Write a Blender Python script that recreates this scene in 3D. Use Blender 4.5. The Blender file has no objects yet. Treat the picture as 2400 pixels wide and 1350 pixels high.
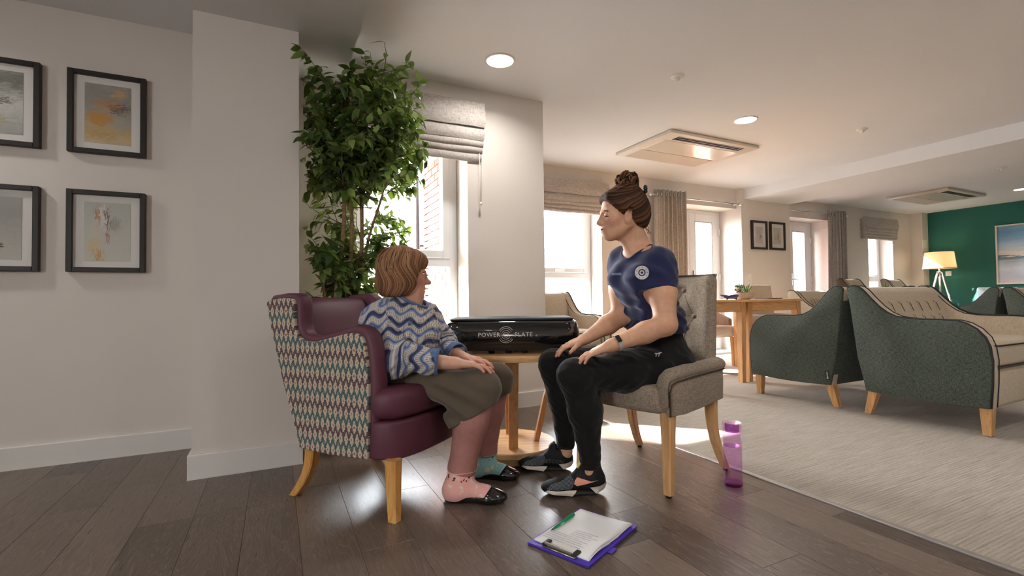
import bpy, bmesh, math, random
import numpy as np
from mathutils import Vector, Matrix

random.seed(7)
rng = np.random.default_rng(7)
scene = bpy.context.scene
COL = scene.collection
PI = math.pi

# ------------------------------------------------------------------ camera
CAM_H = 0.82
FPX = 1127.0
yaw, pitch, roll = 0.456178, 0.0222481, -0.01204
f0 = Vector((math.sin(yaw), math.cos(yaw), 0)); r0 = Vector((math.cos(yaw), -math.sin(yaw), 0)); u0 = Vector((0, 0, 1))
f1 = f0*math.cos(pitch) + u0*math.sin(pitch); u1 = u0*math.cos(pitch) - f0*math.sin(pitch)
r2 = r0*math.cos(roll) + u1*math.sin(roll); u2 = u1*math.cos(roll) - r0*math.sin(roll)
cam_d = bpy.data.cameras.new('camera'); cam = bpy.data.objects.new('camera', cam_d); COL.objects.link(cam)
cam.matrix_world = Matrix(((r2.x, u2.x, -f1.x, 0), (r2.y, u2.y, -f1.y, 0), (r2.z, u2.z, -f1.z, CAM_H), (0, 0, 0, 1)))
cam_d.sensor_width = 36.0; cam_d.lens = FPX/2400*36.0; cam_d.clip_start = 0.05
scene.camera = cam

# ------------------------------------------------------------------ world, sun, exposure
SKY_STRENGTH = 52.0
SUN_STRENGTH = 105.0
LAMP_W = 10.0
EXPOSURE = 0.0
w = bpy.data.worlds.new('sky'); scene.world = w; w.use_nodes = True
wn = w.node_tree.nodes; wn.clear()
wo = wn.new('ShaderNodeOutputWorld'); wb = wn.new('ShaderNodeBackground')
wg = wn.new('ShaderNodeTexCoord'); wsx = wn.new('ShaderNodeSeparateXYZ'); wr = wn.new('ShaderNodeValToRGB')
w.node_tree.links.new(wg.outputs['Generated'], wsx.inputs[0]); w.node_tree.links.new(wsx.outputs[2], wr.inputs[0])
wr.color_ramp.elements[0].color = (.96, .98, 1.0, 1); wr.color_ramp.elements[1].color = (.80, .90, 1.0, 1)
w.node_tree.links.new(wr.outputs[0], wb.inputs[0]); wb.inputs[1].default_value = SKY_STRENGTH
w.node_tree.links.new(wb.outputs[0], wo.inputs[0])
sl = bpy.data.lights.new('sun', 'SUN'); sl.energy = SUN_STRENGTH; sl.angle = math.radians(2.0); sl.color = (1, .96, .90)
so = bpy.data.objects.new('sun', sl); COL.objects.link(so)
so.rotation_euler = Vector((0.70, -0.71, -0.50)).to_track_quat('-Z', 'Y').to_euler()
vs = scene.view_settings
scene.display_settings.display_device = 'sRGB'
vs.view_transform = 'Standard'; vs.look = 'None'; vs.gamma = 1.0; vs.exposure = EXPOSURE; vs.use_curve_mapping = False
scene.cycles.max_bounces = 9; scene.cycles.diffuse_bounces = 5; scene.cycles.glossy_bounces = 4
scene.cycles.transmission_bounces = 8; scene.cycles.transparent_max_bounces = 10
scene.cycles.sample_clamp_indirect = 6.0
scene.cycles.caustics_reflective = False; scene.cycles.caustics_refractive = False

# ------------------------------------------------------------------ node maths
class V:
    """wraps a socket or number so that node maths can be written as an expression"""
    nt = None
    def __init__(s, k): s.k = k
    def _m(op, *a):
        n = V.nt.nodes.new('ShaderNodeMath'); n.operation = op
        for i, x in enumerate(a):
            x = x.k if isinstance(x, V) else x
            if isinstance(x, (int, float)): n.inputs[i].default_value = x
            else: V.nt.links.new(x, n.inputs[i])
        return V(n.outputs[0])
    def __add__(a, b): return V._m('ADD', a, b)
    __radd__ = __add__
    def __sub__(a, b): return V._m('SUBTRACT', a, b)
    def __rsub__(a, b): return V._m('SUBTRACT', b, a)
    def __mul__(a, b): return V._m('MULTIPLY', a, b)
    __rmul__ = __mul__
    def __truediv__(a, b): return V._m('DIVIDE', a, b)
    def __lt__(a, b): return V._m('LESS_THAN', a, b)
    def __gt__(a, b): return V._m('GREATER_THAN', a, b)
    def frac(a): return V._m('FRACT', a)
    def floor(a): return V._m('FLOOR', a)
    def abs(a): return V._m('ABSOLUTE', a)
    def sin(a): return V._m('SINE', a)
    def mod(a, b): return V._m('FLOORED_MODULO', a, b)
    def min(a, b): return V._m('MINIMUM', a, b)
    def max(a, b): return V._m('MAXIMUM', a, b)
    def pow(a, b): return V._m('POWER', a, b)

def new_mat(name):
    m = bpy.data.materials.new(name); m.use_nodes = True
    nt = m.node_tree; b = nt.nodes['Principled BSDF']; V.nt = nt
    return m, nt, b
def set_bsdf(b, rough=.6, spec=.5, metal=0, sheen=0, coat=0, trans=0, ior=1.45, sss=0):
    b.inputs['Roughness'].default_value = rough; b.inputs['Specular IOR Level'].default_value = spec
    b.inputs['Metallic'].default_value = metal; b.inputs['Sheen Weight'].default_value = sheen
    b.inputs['Coat Weight'].default_value = coat; b.inputs['Transmission Weight'].default_value = trans
    b.inputs['IOR'].default_value = ior; b.inputs['Subsurface Weight'].default_value = sss
def c4(c): return (c[0], c[1], c[2], 1)
def srgb(r, g, b):
    f = lambda v: (v/255/12.92) if v/255 <= .04045 else ((v/255+.055)/1.055)**2.4
    return (f(r), f(g), f(b))
def nd(nt, kind, **kw):
    n = nt.nodes.new(kind)
    for k, v in kw.items():
        if k.startswith('i_'): n.inputs[k[2:].replace('_', ' ')].default_value = v
        else: setattr(n, k, v)
    return n
def ramp(nt, fac, stops, interp='LINEAR'):
    n = nt.nodes.new('ShaderNodeValToRGB'); n.color_ramp.interpolation = interp
    e = n.color_ramp.elements
    while len(e) < len(stops): e.new(0.5)
    for x, (p, c) in zip(e, stops): x.position = p; x.color = c4(c)
    nt.links.new(fac.k if isinstance(fac, V) else fac, n.inputs[0])
    return n.outputs[0]
def mixc(nt, fac, a, b, blend='MIX'):
    n = nt.nodes.new('ShaderNodeMix'); n.data_type = 'RGBA'; n.blend_type = blend
    for s, x in ((n.inputs[0], fac), (n.inputs[6], a), (n.inputs[7], b)):
        x = x.k if isinstance(x, V) else x
        if isinstance(x, (int, float)): s.default_value = x
        elif isinstance(x, tuple): s.default_value = c4(x)
        else: nt.links.new(x, s)
    return n.outputs[2]
def coords(nt, kind='Object', scale=None, attr=None):
    if attr:
        a = nd(nt, 'ShaderNodeAttribute', attribute_name=attr); out = a.outputs['Vector']
    else:
        a = nt.nodes.new('ShaderNodeTexCoord'); out = a.outputs[kind]
    if scale is not None:
        mp = nt.nodes.new('ShaderNodeMapping'); mp.inputs['Scale'].default_value = scale
        nt.links.new(out, mp.inputs[0]); out = mp.outputs[0]
    return out
def sep(nt, vec):
    s = nt.nodes.new('ShaderNodeSeparateXYZ'); nt.links.new(vec, s.inputs[0])
    return V(s.outputs[0]), V(s.outputs[1]), V(s.outputs[2])
def noise(nt, vec, scale=5, detail=3, rough=.5, dist=0):
    n = nd(nt, 'ShaderNodeTexNoise'); n.inputs['Scale'].default_value = scale; n.inputs['Detail'].default_value = detail
    n.inputs['Roughness'].default_value = rough; n.inputs['Distortion'].default_value = dist
    nt.links.new(vec, n.inputs['Vector']); return n.outputs['Fac']
def bump(nt, b, height, strength=.2, dist=.002):
    n = nt.nodes.new('ShaderNodeBump'); n.inputs['Strength'].default_value = strength; n.inputs['Distance'].default_value = dist
    nt.links.new(height.k if isinstance(height, V) else height, n.inputs['Height']); nt.links.new(n.outputs[0], b.inputs['Normal'])
def col(nt, b, c): 
    if isinstance(c, tuple): b.inputs['Base Color'].default_value = c4(c)
    else: nt.links.new(c, b.inputs['Base Color'])
def mat(name, c, rough=.6, spec=.5, var=.0, vscale=6, bmp=None, **kw):
    """plain procedural material: base colour with soft noise variation and optional bump"""
    m, nt, b = new_mat(name); set_bsdf(b, rough, spec, **kw)
    o = coords(nt)
    if var > 0:
        n = noise(nt, o, vscale, 4)
        lo = tuple(max(0, x*(1-var)) for x in c); hi = tuple(min(1, x*(1+var)) for x in c)
        col(nt, b, ramp(nt, n, [(.3, lo), (.7, hi)]))
    else: col(nt, b, c)
    if bmp: bump(nt, b, noise(nt, o, bmp[0], 3), bmp[1], bmp[2] if len(bmp) > 2 else .002)
    return m
def fabric(name, c1, c2, scale=260, rough=.9, sheen=.15, bstr=.35):
    """woven cloth: crossed thread waves with two tones"""
    m, nt, b = new_mat(name); set_bsdf(b, rough, .25, sheen=sheen)
    o = coords(nt)
    x, y, z = sep(nt, o)
    n1 = V(noise(nt, coords(nt, scale=(1, 1, .18)), scale, 2)); n2 = V(noise(nt, coords(nt, scale=(.18, .18, 1)), scale, 2)); n3 = V(noise(nt, o, 4, 2))
    h = (n1+n2)*.5
    col(nt, b, ramp(nt, (h*.85+n3*.15), [(.38, c1), (.62, c2)]))
    bump(nt, b, h, bstr, .0015)
    return m
def wood(name, c1, c2, scale=9, rough=.42, axis=2):
    m, nt, b = new_mat(name); set_bsdf(b, rough, .4)
    s = [12., 12., 12.]; s[axis] = 1.0
    n = V(noise(nt, coords(nt, scale=tuple(s)), scale, 5, .6, .6)); n2 = V(noise(nt, coords(nt), 3, 2))
    col(nt, b, ramp(nt, n*.8+n2*.2, [(.3, c1), (.55, c2), (.75, tuple(x*1.1 for x in c2))]))
    bump(nt, b, n, .08, .001)
    return m
def glassm(name, c=(1, 1, 1), rough=0.0, alpha=.12):
    """thin architectural glass: mostly transparent with a glossy coat"""
    m, nt, b = new_mat(name)
    out = nt.nodes['Material Output']; nt.nodes.remove(b)
    t = nt.nodes.new('ShaderNodeBsdfTransparent'); t.inputs[0].default_value = c4(c)
    g = nt.nodes.new('ShaderNodeBsdfGlossy'); g.inputs['Roughness'].default_value = rough
    fr = nt.nodes.new('ShaderNodeFresnel'); fr.inputs[0].default_value = 1.45
    mx = nt.nodes.new('ShaderNodeMixShader')
    gm = nt.nodes.new('ShaderNodeNewGeometry')
    nt.links.new((V(fr.outputs[0])*(1-V(gm.outputs['Backfacing']))).k, mx.inputs[0]); nt.links.new(t.outputs[0], mx.inputs[1]); nt.links.new(g.outputs[0], mx.inputs[2])
    nt.links.new(mx.outputs[0], out.inputs[0]); return m
def emit(name, c, s):
    m, nt, b = new_mat(name); col(nt, b, c)
    b.inputs['Emission Color'].default_value = c4(c); b.inputs['Emission Strength'].default_value = s
    return m

# ------------------------------------------------------------------ mesh helpers
def link(o, parent=None):
    COL.objects.link(o)
    if parent is not None: o.parent = parent
    return o
def obj(name, bm, m, parent=None, smooth=False, angle=None):
    me = bpy.data.meshes.new(name); bm.normal_update(); bm.to_mesh(me); bm.free()
    if m is not None:
        for x in (m if isinstance(m, (list, tuple)) else [m]): me.materials.append(x)
    if smooth or angle:
        me.polygons.foreach_set('use_smooth', [True]*len(me.polygons))
        if angle: me.set_sharp_from_angle(angle=math.radians(angle))
    return link(bpy.data.objects.new(name, me), parent)
def thing(name, label, cat, loc=(0, 0, 0), rz=0, group=None):
    o = link(bpy.data.objects.new(name, None)); o.empty_display_size = .05
    o.location = loc; o.rotation_euler = (0, 0, rz)
    return tag(o, label, cat, group)
def tag(o, label, cat=None, group=None):
    o['label'] = label
    if cat: o['category'] = cat
    if group: o['group'] = group
    return o
def struct(name, bm, m, parent=None, **kw):
    o = obj(name, bm, m, parent, **kw)
    if parent is None: o['kind'] = 'structure'
    return o
def copy_tree(o, parent=None):
    c = o.copy(); COL.objects.link(c); c.parent = parent
    for ch in list(o.children): copy_tree(ch, c)
    return c
def BM(): return bmesh.new()
def box(bm, x0, x1, y0, y1, z0, z1, r=0, seg=2, mi=0):
    t = bmesh.new()
    bmesh.ops.create_cube(t, size=1, matrix=Matrix.Translation(((x0+x1)/2, (y0+y1)/2, (z0+z1)/2)) @ Matrix.Diagonal((abs(x1-x0), abs(y1-y0), abs(z1-z0), 1)))
    if r > 0: bmesh.ops.bevel(t, geom=list(t.edges), offset=r, segments=seg, profile=.5, affect='EDGES')
    add(bm, t, mi=mi); return bm
def add(bm, t, M=None, mi=0):
    """append bmesh t to bm"""
    mp = {}
    for v in t.verts: mp[v] = bm.verts.new(M @ v.co if M else v.co)
    for f in t.faces:
        try:
            g = bm.faces.new([mp[v] for v in f.verts]); g.smooth = f.smooth; g.material_index = mi
        except ValueError: pass
    t.free()
def rings(bm, R, cap=True, closed=False, mi=0):
    """loft a list of rings of equal length"""
    VV = [[bm.verts.new(p) for p in ring] for ring in R]; n = len(VV[0])
    K = len(VV); 
    for i in range(K if closed else K-1):
        A, B = VV[i], VV[(i+1) % K]
        for j in range(n):
            f = bm.faces.new((A[j], A[(j+1) % n], B[(j+1) % n], B[j])); f.material_index = mi; f.smooth = True
    if cap and not closed:
        for ring in (list(reversed(VV[0])), VV[-1]):
            f = bm.faces.new(ring); f.material_index = mi
    return VV
def frame_of(d, up=Vector((0, 0, 1))):
    d = Vector(d).normalized()
    if abs(d.dot(up)) > .98: up = Vector((1, 0, 0))
    a = d.cross(up).normalized(); b = a.cross(d).normalized()
    return a, b
def tube(bm, pts, r, n=8, cap=True, closed=False, sx=1, sy=1, mi=0):
    pts = [Vector(p) for p in pts]; K = len(pts)
    rr = r if isinstance(r, (list, tuple)) else [r]*K
    R = []; pa = None
    for i, p in enumerate(pts):
        if closed: d = pts[(i+1) % K]-pts[i-1]
        else: d = pts[min(i+1, K-1)]-pts[max(i-1, 0)]
        if d.length < 1e-9: d = Vector((0, 0, 1))
        d.normalize()
        if pa is None: a, b = frame_of(d)
        else:
            a = (pa - d*pa.dot(d))
            a = a.normalized() if a.length > 1e-6 else frame_of(d)[0]
            b = a.cross(d).normalized()*1
        pa = a
        R.append([p + (a*math.cos(t)*sx + b*math.sin(t)*sy)*rr[i] for t in [2*PI*k/n for k in range(n)]])
    rings(bm, R, cap and not closed, closed, mi); return bm
def lathe(bm, prof, n=32, c=(0, 0, 0), mi=0, cap=True):
    R = [[Vector((c[0]+r*math.cos(2*PI*k/n), c[1]+r*math.sin(2*PI*k/n), c[2]+z)) for k in range(n)] for r, z in prof]
    rings(bm, R, cap, False, mi); return bm
def prism(bm, outline, mp, t, r=0, seg=2, mi=0):
    """extrude a 2-D outline; mp(u,v,w) gives 3-D; w runs 0..t"""
    tb = bmesh.new(); n = len(outline)
    A = [tb.verts.new(mp(u, v, 0)) for u, v in outline]; B = [tb.verts.new(mp(u, v, t)) for u, v in outline]
    fa = tb.faces.new(A); fb = tb.faces.new(list(reversed(B)))
    for i in range(n): tb.faces.new((A[(i+1) % n], A[i], B[i], B[(i+1) % n]))
    bmesh.ops.recalc_face_normals(tb, faces=tb.faces[:])
    if r > 0:
        ed = list(fa.edges)+list(fb.edges)
        bmesh.ops.bevel(tb, geom=ed, offset=r, segments=seg, profile=.5, affect='EDGES')
    add(bm, tb, mi=mi); return bm
def catmull(P, n=8, closed=False):
    P = [Vector(p) for p in P]; out = []; K = len(P)
    for i in range(K if closed else K-1):
        if closed: a, b, c, d = P[i-1], P[i], P[(i+1) % K], P[(i+2) % K]
        else: a, b, c, d = P[max(i-1, 0)], P[i], P[i+1], P[min(i+2, K-1)]
        for j in range(n):
            t = j/n
            out.append(.5*((2*b)+(c-a)*t+(2*a-5*b+4*c-d)*t*t+(3*b-a-3*c+d)*t**3))
    if not closed: out.append(P[-1].copy())
    return out
def text_mesh(s, size, ext=.0005, spacing=1.0):
    c = bpy.data.curves.new('lettering', 'FONT'); c.body = s; c.size = size; c.extrude = ext; c.resolution_u = 2
    c.align_x = 'CENTER'; c.align_y = 'CENTER'; c.space_character = spacing
    o = bpy.data.objects.new('lettering', c); COL.objects.link(o)
    dg = bpy.context.evaluated_depsgraph_get(); me = bpy.data.meshes.new_from_object(o.evaluated_get(dg))
    bpy.data.objects.remove(o); bpy.data.curves.remove(c); return me
def mesh_obj(name, me, m, parent=None, mw=None):
    me.materials.clear(); me.materials.append(m)
    o = link(bpy.data.objects.new(name, me), parent)
    if mw is not None: o.matrix_local = mw
    return o
def basis(x, y, z, o): return Matrix(((x[0], y[0], z[0], o[0]), (x[1], y[1], z[1], o[1]), (x[2], y[2], z[2], o[2]), (0, 0, 0, 1)))
# ------------------------------------------------------------------ setting materials
M = {}
M['wall'] = mat('wall paint', srgb(216, 208, 200), .85, .25, .02, 1.5, (180, .05))
M['ceil'] = mat('ceiling paint', srgb(232, 233, 235), .9, .2, .015, 1.2)
M['trim'] = mat('painted trim', srgb(218, 214, 209), .5, .4)
M['green'] = mat('green wall paint', srgb(34, 88, 78), .75, .3, .06, 1.2)
M['upvc'] = mat('white plastic frame', srgb(236, 238, 240), .35, .5)
M['glass'] = glassm('window glass')
M['chrome'] = mat('polished metal', (.72, .72, .72), .18, .5, metal=1)
M['blackpl'] = mat('black plastic', (.012, .012, .013), .4, .5)
M['greypl'] = mat('grey plastic', srgb(150, 152, 155), .5)
M['whitepl'] = mat('white plastic', srgb(232, 228, 222), .45)

def vinyl():
    m, nt, b = new_mat('vinyl oak plank'); set_bsdf(b, .34, .62)
    oi = nd(nt, 'ShaderNodeObjectInfo'); rnd = V(oi.outputs['Random'])
    ge = coords(nt, 'Object')
    va = nd(nt, 'ShaderNodeVectorMath', operation='ADD'); nt.links.new(ge, va.inputs[0])
    cx = nd(nt, 'ShaderNodeCombineXYZ'); nt.links.new((rnd*37).k, cx.inputs[0]); nt.links.new((rnd*91).k, cx.inputs[1]); nt.links.new(cx.outputs[0], va.inputs[1])
    def mp(s):
        q = nt.nodes.new('ShaderNodeMapping'); q.inputs['Scale'].default_value = s; nt.links.new(va.outputs[0], q.inputs[0]); return q.outputs[0]
    grain = V(noise(nt, mp((26, 1.3, 1)), 5, 6, .65, .5))
    figure = V(noise(nt, mp((5, .7, 1)), 2.2, 3, .5, 2.2))
    rings_ = ((figure*9).frac()-.5).abs()*2
    base = ramp(nt, rnd, [(0, srgb(72, 60, 52)), (.3, srgb(104, 89, 78)), (.55, srgb(84, 70, 61)), (.8, srgb(118, 102, 90)), (1, srgb(94, 80, 71))])
    c = mixc(nt, V(ramp(nt, grain, [(.35, (0, 0, 0)), (.7, (1, 1, 1))]))*.55, base, mixc(nt, 1.0, base, (.36, .34, .33), 'MULTIPLY'))
    lime = V(ramp(nt, rings_*.75+grain*.35, [(.72, (0, 0, 0)), (.95, (1, 1, 1))]))
    c = mixc(nt, lime*.45, c, srgb(140, 124, 112))
    col(nt, b, c)
    rr = V(ramp(nt, grain, [(.3, (.26, .26, .26)), (.7, (.36, .36, .36))])); nt.links.new(rr.k, b.inputs['Roughness'])
    bump(nt, b, grain, .12, .001)
    return m
M['vinyl'] = vinyl()
def carpet():
    m, nt, b = new_mat('striped loop carpet'); set_bsdf(b, .95, .1, sheen=.2)
    o = coords(nt)
    line = V(noise(nt, coords(nt, scale=(1, 22, 1)), 4.2, 4, .7)); fine = V(noise(nt, coords(nt, scale=(1, 7, 1)), 60, 3)); big = V(noise(nt, coords(nt, scale=(.5, 3, 1)), 1.4, 3))
    x, y, z = sep(nt, o)
    rib = ((y*72).frac()-.5).abs()*2
    h = line*.62+fine*.28+rib*.10
    c = ramp(nt, h, [(.30, srgb(92, 82, 72)), (.44, srgb(136, 124, 111)), (.62, srgb(164, 152, 138))])
    c = mixc(nt, big*.35, c, srgb(150, 137, 122))
    col(nt, b, c); bump(nt, b, h, .6, .006)
    return m
M['carpet'] = carpet()
def brickm():
    m, nt, b = new_mat('fired red brick'); set_bsdf(b, .85, .2)
    oi = nd(nt, 'ShaderNodeObjectInfo')
    n = noise(nt, coords(nt), 30, 4)
    c = ramp(nt, oi.outputs['Random'], [(0, srgb(92, 40, 32)), (.5, srgb(112, 52, 42)), (1, srgb(124, 64, 52))])
    col(nt, b, mixc(nt, V(n)*.5, c, srgb(78, 38, 32))); bump(nt, b, n, .4, .004); return m
M['brick'] = brickm()
M['mortar'] = mat('mortar', srgb(150, 142, 134), .95, .1, .1, 30)
def brick_far():
    m, nt, b = new_mat('distant brickwork'); set_bsdf(b, .85, .2)
    x, y, z = sep(nt, coords(nt))
    cb = nd(nt, 'ShaderNodeCombineXYZ'); nt.links.new(y.k, cb.inputs[0]); nt.links.new(z.k, cb.inputs[1])
    t = nd(nt, 'ShaderNodeTexBrick'); t.inputs['Scale'].default_value = 1
    t.inputs['Brick Width'].default_value = .225; t.inputs['Row Height'].default_value = .075; t.inputs['Mortar Size'].default_value = .006
    t.inputs['Color1'].default_value = c4(srgb(118, 70, 60)); t.inputs['Color2'].default_value = c4(srgb(132, 84, 74)); t.inputs['Mortar'].default_value = c4(srgb(150, 142, 132))
    nt.links.new(cb.outputs[0], t.inputs[0]); nt.links.new(t.outputs[0], b.inputs['Base Color']); return m
M['brickfar'] = brick_far()
M['paving'] = mat('pale paving', srgb(176, 172, 164), .9, .2, .08, 3)

ZC, ZS = 2.366, 2.21
XC = 1.957          # edge between vinyl and carpet
# ------------------------------------------------------------------ floor, ceiling
fl = BM(); box(fl, -4.2, XC, -4, 5.2, -.12, -.004)
floor = struct('floor', fl, M['vinyl'])
PW, PL = .1777, 1.22
plank_me = {}
def plank(x0, x1, y0, y1):
    key = (round(x1-x0, 4), round(y1-y0, 4))
    if key not in plank_me:
        b = BM(); g = .0004
        box(b, g, key[0]-g, g, key[1]-g, -.004, 0, .0007, 1)
        me = bpy.data.meshes.new('plank'); b.to_mesh(me); b.free(); me.materials.append(M['vinyl']); plank_me[key] = me
    o = link(bpy.data.objects.new('plank', plank_me[key]), floor); o.location = (x0, y0, 0)
offs = [.55, .13, .90, .35, .72, .02, .48, 1.05, .22, .81]
for i in range(-16, 13):
    xa = -.284 + i*PW; xb = min(xa+PW, XC)
    if xb-xa < .01: continue
    ytop = 2.224 - PL*2 if i == 0 else (2.206-PL*2 if i == 1 else offs[i % 10]*PL - PL)
    y = ytop
    while y < 3.3:
        ya, yb = max(y, .35), min(y+PL, 3.30)
        if yb-ya > .02: plank(xa, xb, ya, yb)
        y += PL
cb = BM(); box(cb, XC, 11.4, -4, 5.3, -.12, .004)
o = struct('floor', cb, M['carpet'])
tb = BM()
box(tb, XC-.017, XC+.012, -2.5, 3.25, -.004, .0065, .003, 2)
struct('trim_1', tb, mat('brushed threshold strip', (.45, .43, .41), .38, .5, metal=.85))

cl = BM(); box(cl, -4.2, 11.4, -4, 5.3, ZC, ZC+.12)
ceiling = struct('ceiling', cl, M['ceil'])
b = BM(); box(b, -.354, .389, -4, 3.26, ZS, ZC+.01); struct('beam', b, M['ceil'], ceiling)
b = BM(); box(b, 6.06, 7.04, -4, 4.80, ZS, ZC+.01); struct('beam', b, M['ceil'], ceiling)

# ------------------------------------------------------------------ walls
def wall_y(name, x0, x1, Y, t, holes=(), z1=ZC, m=None):
    b = BM(); xs = x0
    for (a, c, za, zb) in sorted(holes):
        box(b, xs, a, Y, Y+t, 0, z1)
        if za > 0: box(b, a, c, Y, Y+t, 0, za)
        box(b, a, c, Y, Y+t, zb, z1); xs = c
    if x1-xs > .002: box(b, xs, x1, Y, Y+t, 0, z1)
    return struct(name, b, m or M['wall'])
W1 = (.43, 1.246, .50, 2.075); W2 = (2.52, 3.58, .50, 2.075); D1 = (4.70, 5.985, 0, 2.08); D2 = (7.15, 8.43, 0, 2.085); W3 = (9.62, 10.42, .50, 2.075)
wall_y('wall_left', -4.2, -.30, 3.263, .35)
b = BM(); box(b, -.354, .106, 2.682, 3.6, 0, ZC); struct('wall_pier', b, M['wall'])
wall_y('wall_window', .05, 1.884, 3.252, .36, [W1])
b = BM(); box(b, 1.53, 1.884, 3.60, 5.15, 0, ZC); struct('wall_return', b, M['wall'])
wall_y('wall_middle', 1.53, 5.985, 4.79, .36, [W2, D1])
b = BM(); box(b, 5.985, 7.06, 4.71, 5.2, 0, ZC); struct('wall_pier', b, M['wall'])
wall_y('wall_far', 7.06, 11.4, 4.95, .36, [D2, W3])
b = BM(); box(b, 11.05, 11.3, 4.75, 5.0, 0, ZC); struct('wall_corner', b, M['wall'])
b = BM(); box(b, 11.255, 11.5, -4, 5.3, 0, ZC); struct('wall_right', b, M['green'])
b = BM(); box(b, -4.2, 11.5, -4.2, -4, 0, ZC); struct('wall_behind', b, M['wall'])
b = BM(); SW = (-2.1, -.95, 1.0, 2.10)  # opening for the added, unseen side window
box(b, -4.4, -4.2, -4.2, SW[0], 0, ZC); box(b, -4.4, -4.2, SW[1], 3.6, 0, ZC); box(b, -4.4, -4.2, SW[0], SW[1], 0, SW[2]); box(b, -4.4, -4.2, SW[0], SW[1], SW[3], ZC); struct('wall_side', b, M['wall'])

def base_y(side, x0, x1, Y, h=.113):
    b = BM(); box(b, x0, x1, Y-.016, Y, .002, h, .004, 2); box(b, x0, x1, Y-.019, Y, 0, .004)
    return struct('baseboard_'+side, b, M['trim'])
base_y('left', -4.2, -.354, 3.263)
o = base_y('pier', -.370, .122, 2.682)
b = BM(); box(b, -.370, -.354, 2.682, 3.25, .002, .113, .004, 2); struct('return_board', b, M['trim'], o)
b = BM(); box(b, .106, .122, 2.682, 3.24, .002, .113, .004, 2); struct('return_board', b, M['trim'], o)
base_y('window', .122, 1.90, 3.252)
b = BM(); box(b, 1.884, 1.90, 3.24, 4.78, .002, .113, .004, 2); struct('baseboard_return', b, M['trim'])
base_y('middle', 1.9, 4.70, 4.79); base_y('far_pier', 5.985, 7.06, 4.71); base_y('far', 8.43, 11.05, 4.95)
b = BM(); box(b, 11.239, 11.255, -4, 4.75, .002, .113, .004, 2); struct('baseboard_right', b, M['trim'])

# ------------------------------------------------------------------ windows and doors
def rect(b, x0, x1, z0, z1, w, y0, y1, r=.006):
    box(b, x0, x0+w, y0, y1, z0, z1, r, 1); box(b, x1-w, x1, y0, y1, z0, z1, r, 1)
    box(b, x0+w-.004, x1-w+.004, y0, y1, z0, z0+w, r, 1); box(b, x0+w-.004, x1-w+.004, y0, y1, z1-w, z1, r, 1)
def portal(x0, x1, z0, z1, Y):
    l = bpy.data.lights.new('daylight_portal', 'AREA'); l.shape = 'RECTANGLE'; l.size = x1-x0; l.size_y = z1-z0
    l.cycles.is_portal = True
    p = link(bpy.data.objects.new('daylight_portal', l)); p.location = ((x0+x1)/2, Y, (z0+z1)/2); p.rotation_euler = (-PI/2, 0, 0)
def window(n, h, Y, zt=1.11):
    x0, x1, z0, z1 = h; ya, yb = Y+.225, Y+.295
    b = BM(); rect(b, x0, x1, z0, z1, .066, ya, yb); box(b, x0+.06, x1-.06, ya, yb, zt-.046, zt+.022, .006, 1)
    root = struct('window_%d' % n, b, M['upvc'])
    b = BM(); rect(b, x0+.062, x1-.062, zt+.020, z1-.062, .062, ya-.012, yb-.01, .008); struct('casement', b, M['upvc'], root)
    b = BM(); box(b, x0+.12, x1-.12, Y+.255, Y+.262, zt+.07, z1-.12); struct('pane', b, M['glass'], root)
    b = BM(); box(b, x0+.06, x1-.06, Y+.255, Y+.262, z0+.06, zt-.045); struct('pane', b, M['glass'], root)
    b = BM(); box(b, x0-.0, x1+.0, Y-.03, Y+.225, z0-.028, z0+.002, .004, 2); struct('window_sill', b, M['upvc'], root)
    b = BM(); xm = (x0+x1)/2
    box(b, xm-.012, xm+.012, ya-.030, ya-.012, zt+.035, zt+.06, .003, 1); box(b, xm-.012, xm+.11, ya-.040, ya-.028, zt+.04, zt+.056, .004, 1)
    struct('window_handle', b, M['upvc'], root)
    portal(x0, x1, z0, z1, Y+.36)
b = BM()
for y0, y1 in ((SW[0], SW[0]+.07), (SW[1]-.07, SW[1]), (-1.56, -1.49)): box(b, -4.33, -4.26, y0, y1, SW[2], SW[3], .006, 1)
for z0, z1 in ((SW[2], SW[2]+.07), (SW[3]-.07, SW[3])): box(b, -4.33, -4.26, SW[0]+.066, SW[1]-.066, z0, z1, .006, 1)
sw_ = struct('window_4', b, M['upvc'])  # invented window out of view, added to brighten the left side
for y0, y1 in ((SW[0]+.06, -1.555), (-1.495, SW[1]-.06)):
    b = BM(); box(b, -4.30, -4.292, y0, y1, SW[2]+.06, SW[3]-.06); struct('pane', b, M['glass'], sw_)
l = bpy.data.lights.new('daylight_portal', 'AREA'); l.shape = 'RECTANGLE'; l.size = SW[3]-SW[2]; l.size_y = SW[1]-SW[0]; l.cycles.is_portal = True
p = link(bpy.data.objects.new('daylight_portal', l)); p.location = (-4.42, (SW[0]+SW[1])/2, (SW[2]+SW[3])/2); p.rotation_euler = (0, -PI/2, 0)
window(1, W1, 3.252); window(2, W2, 4.79); window(3, W3, 4.95)
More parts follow.
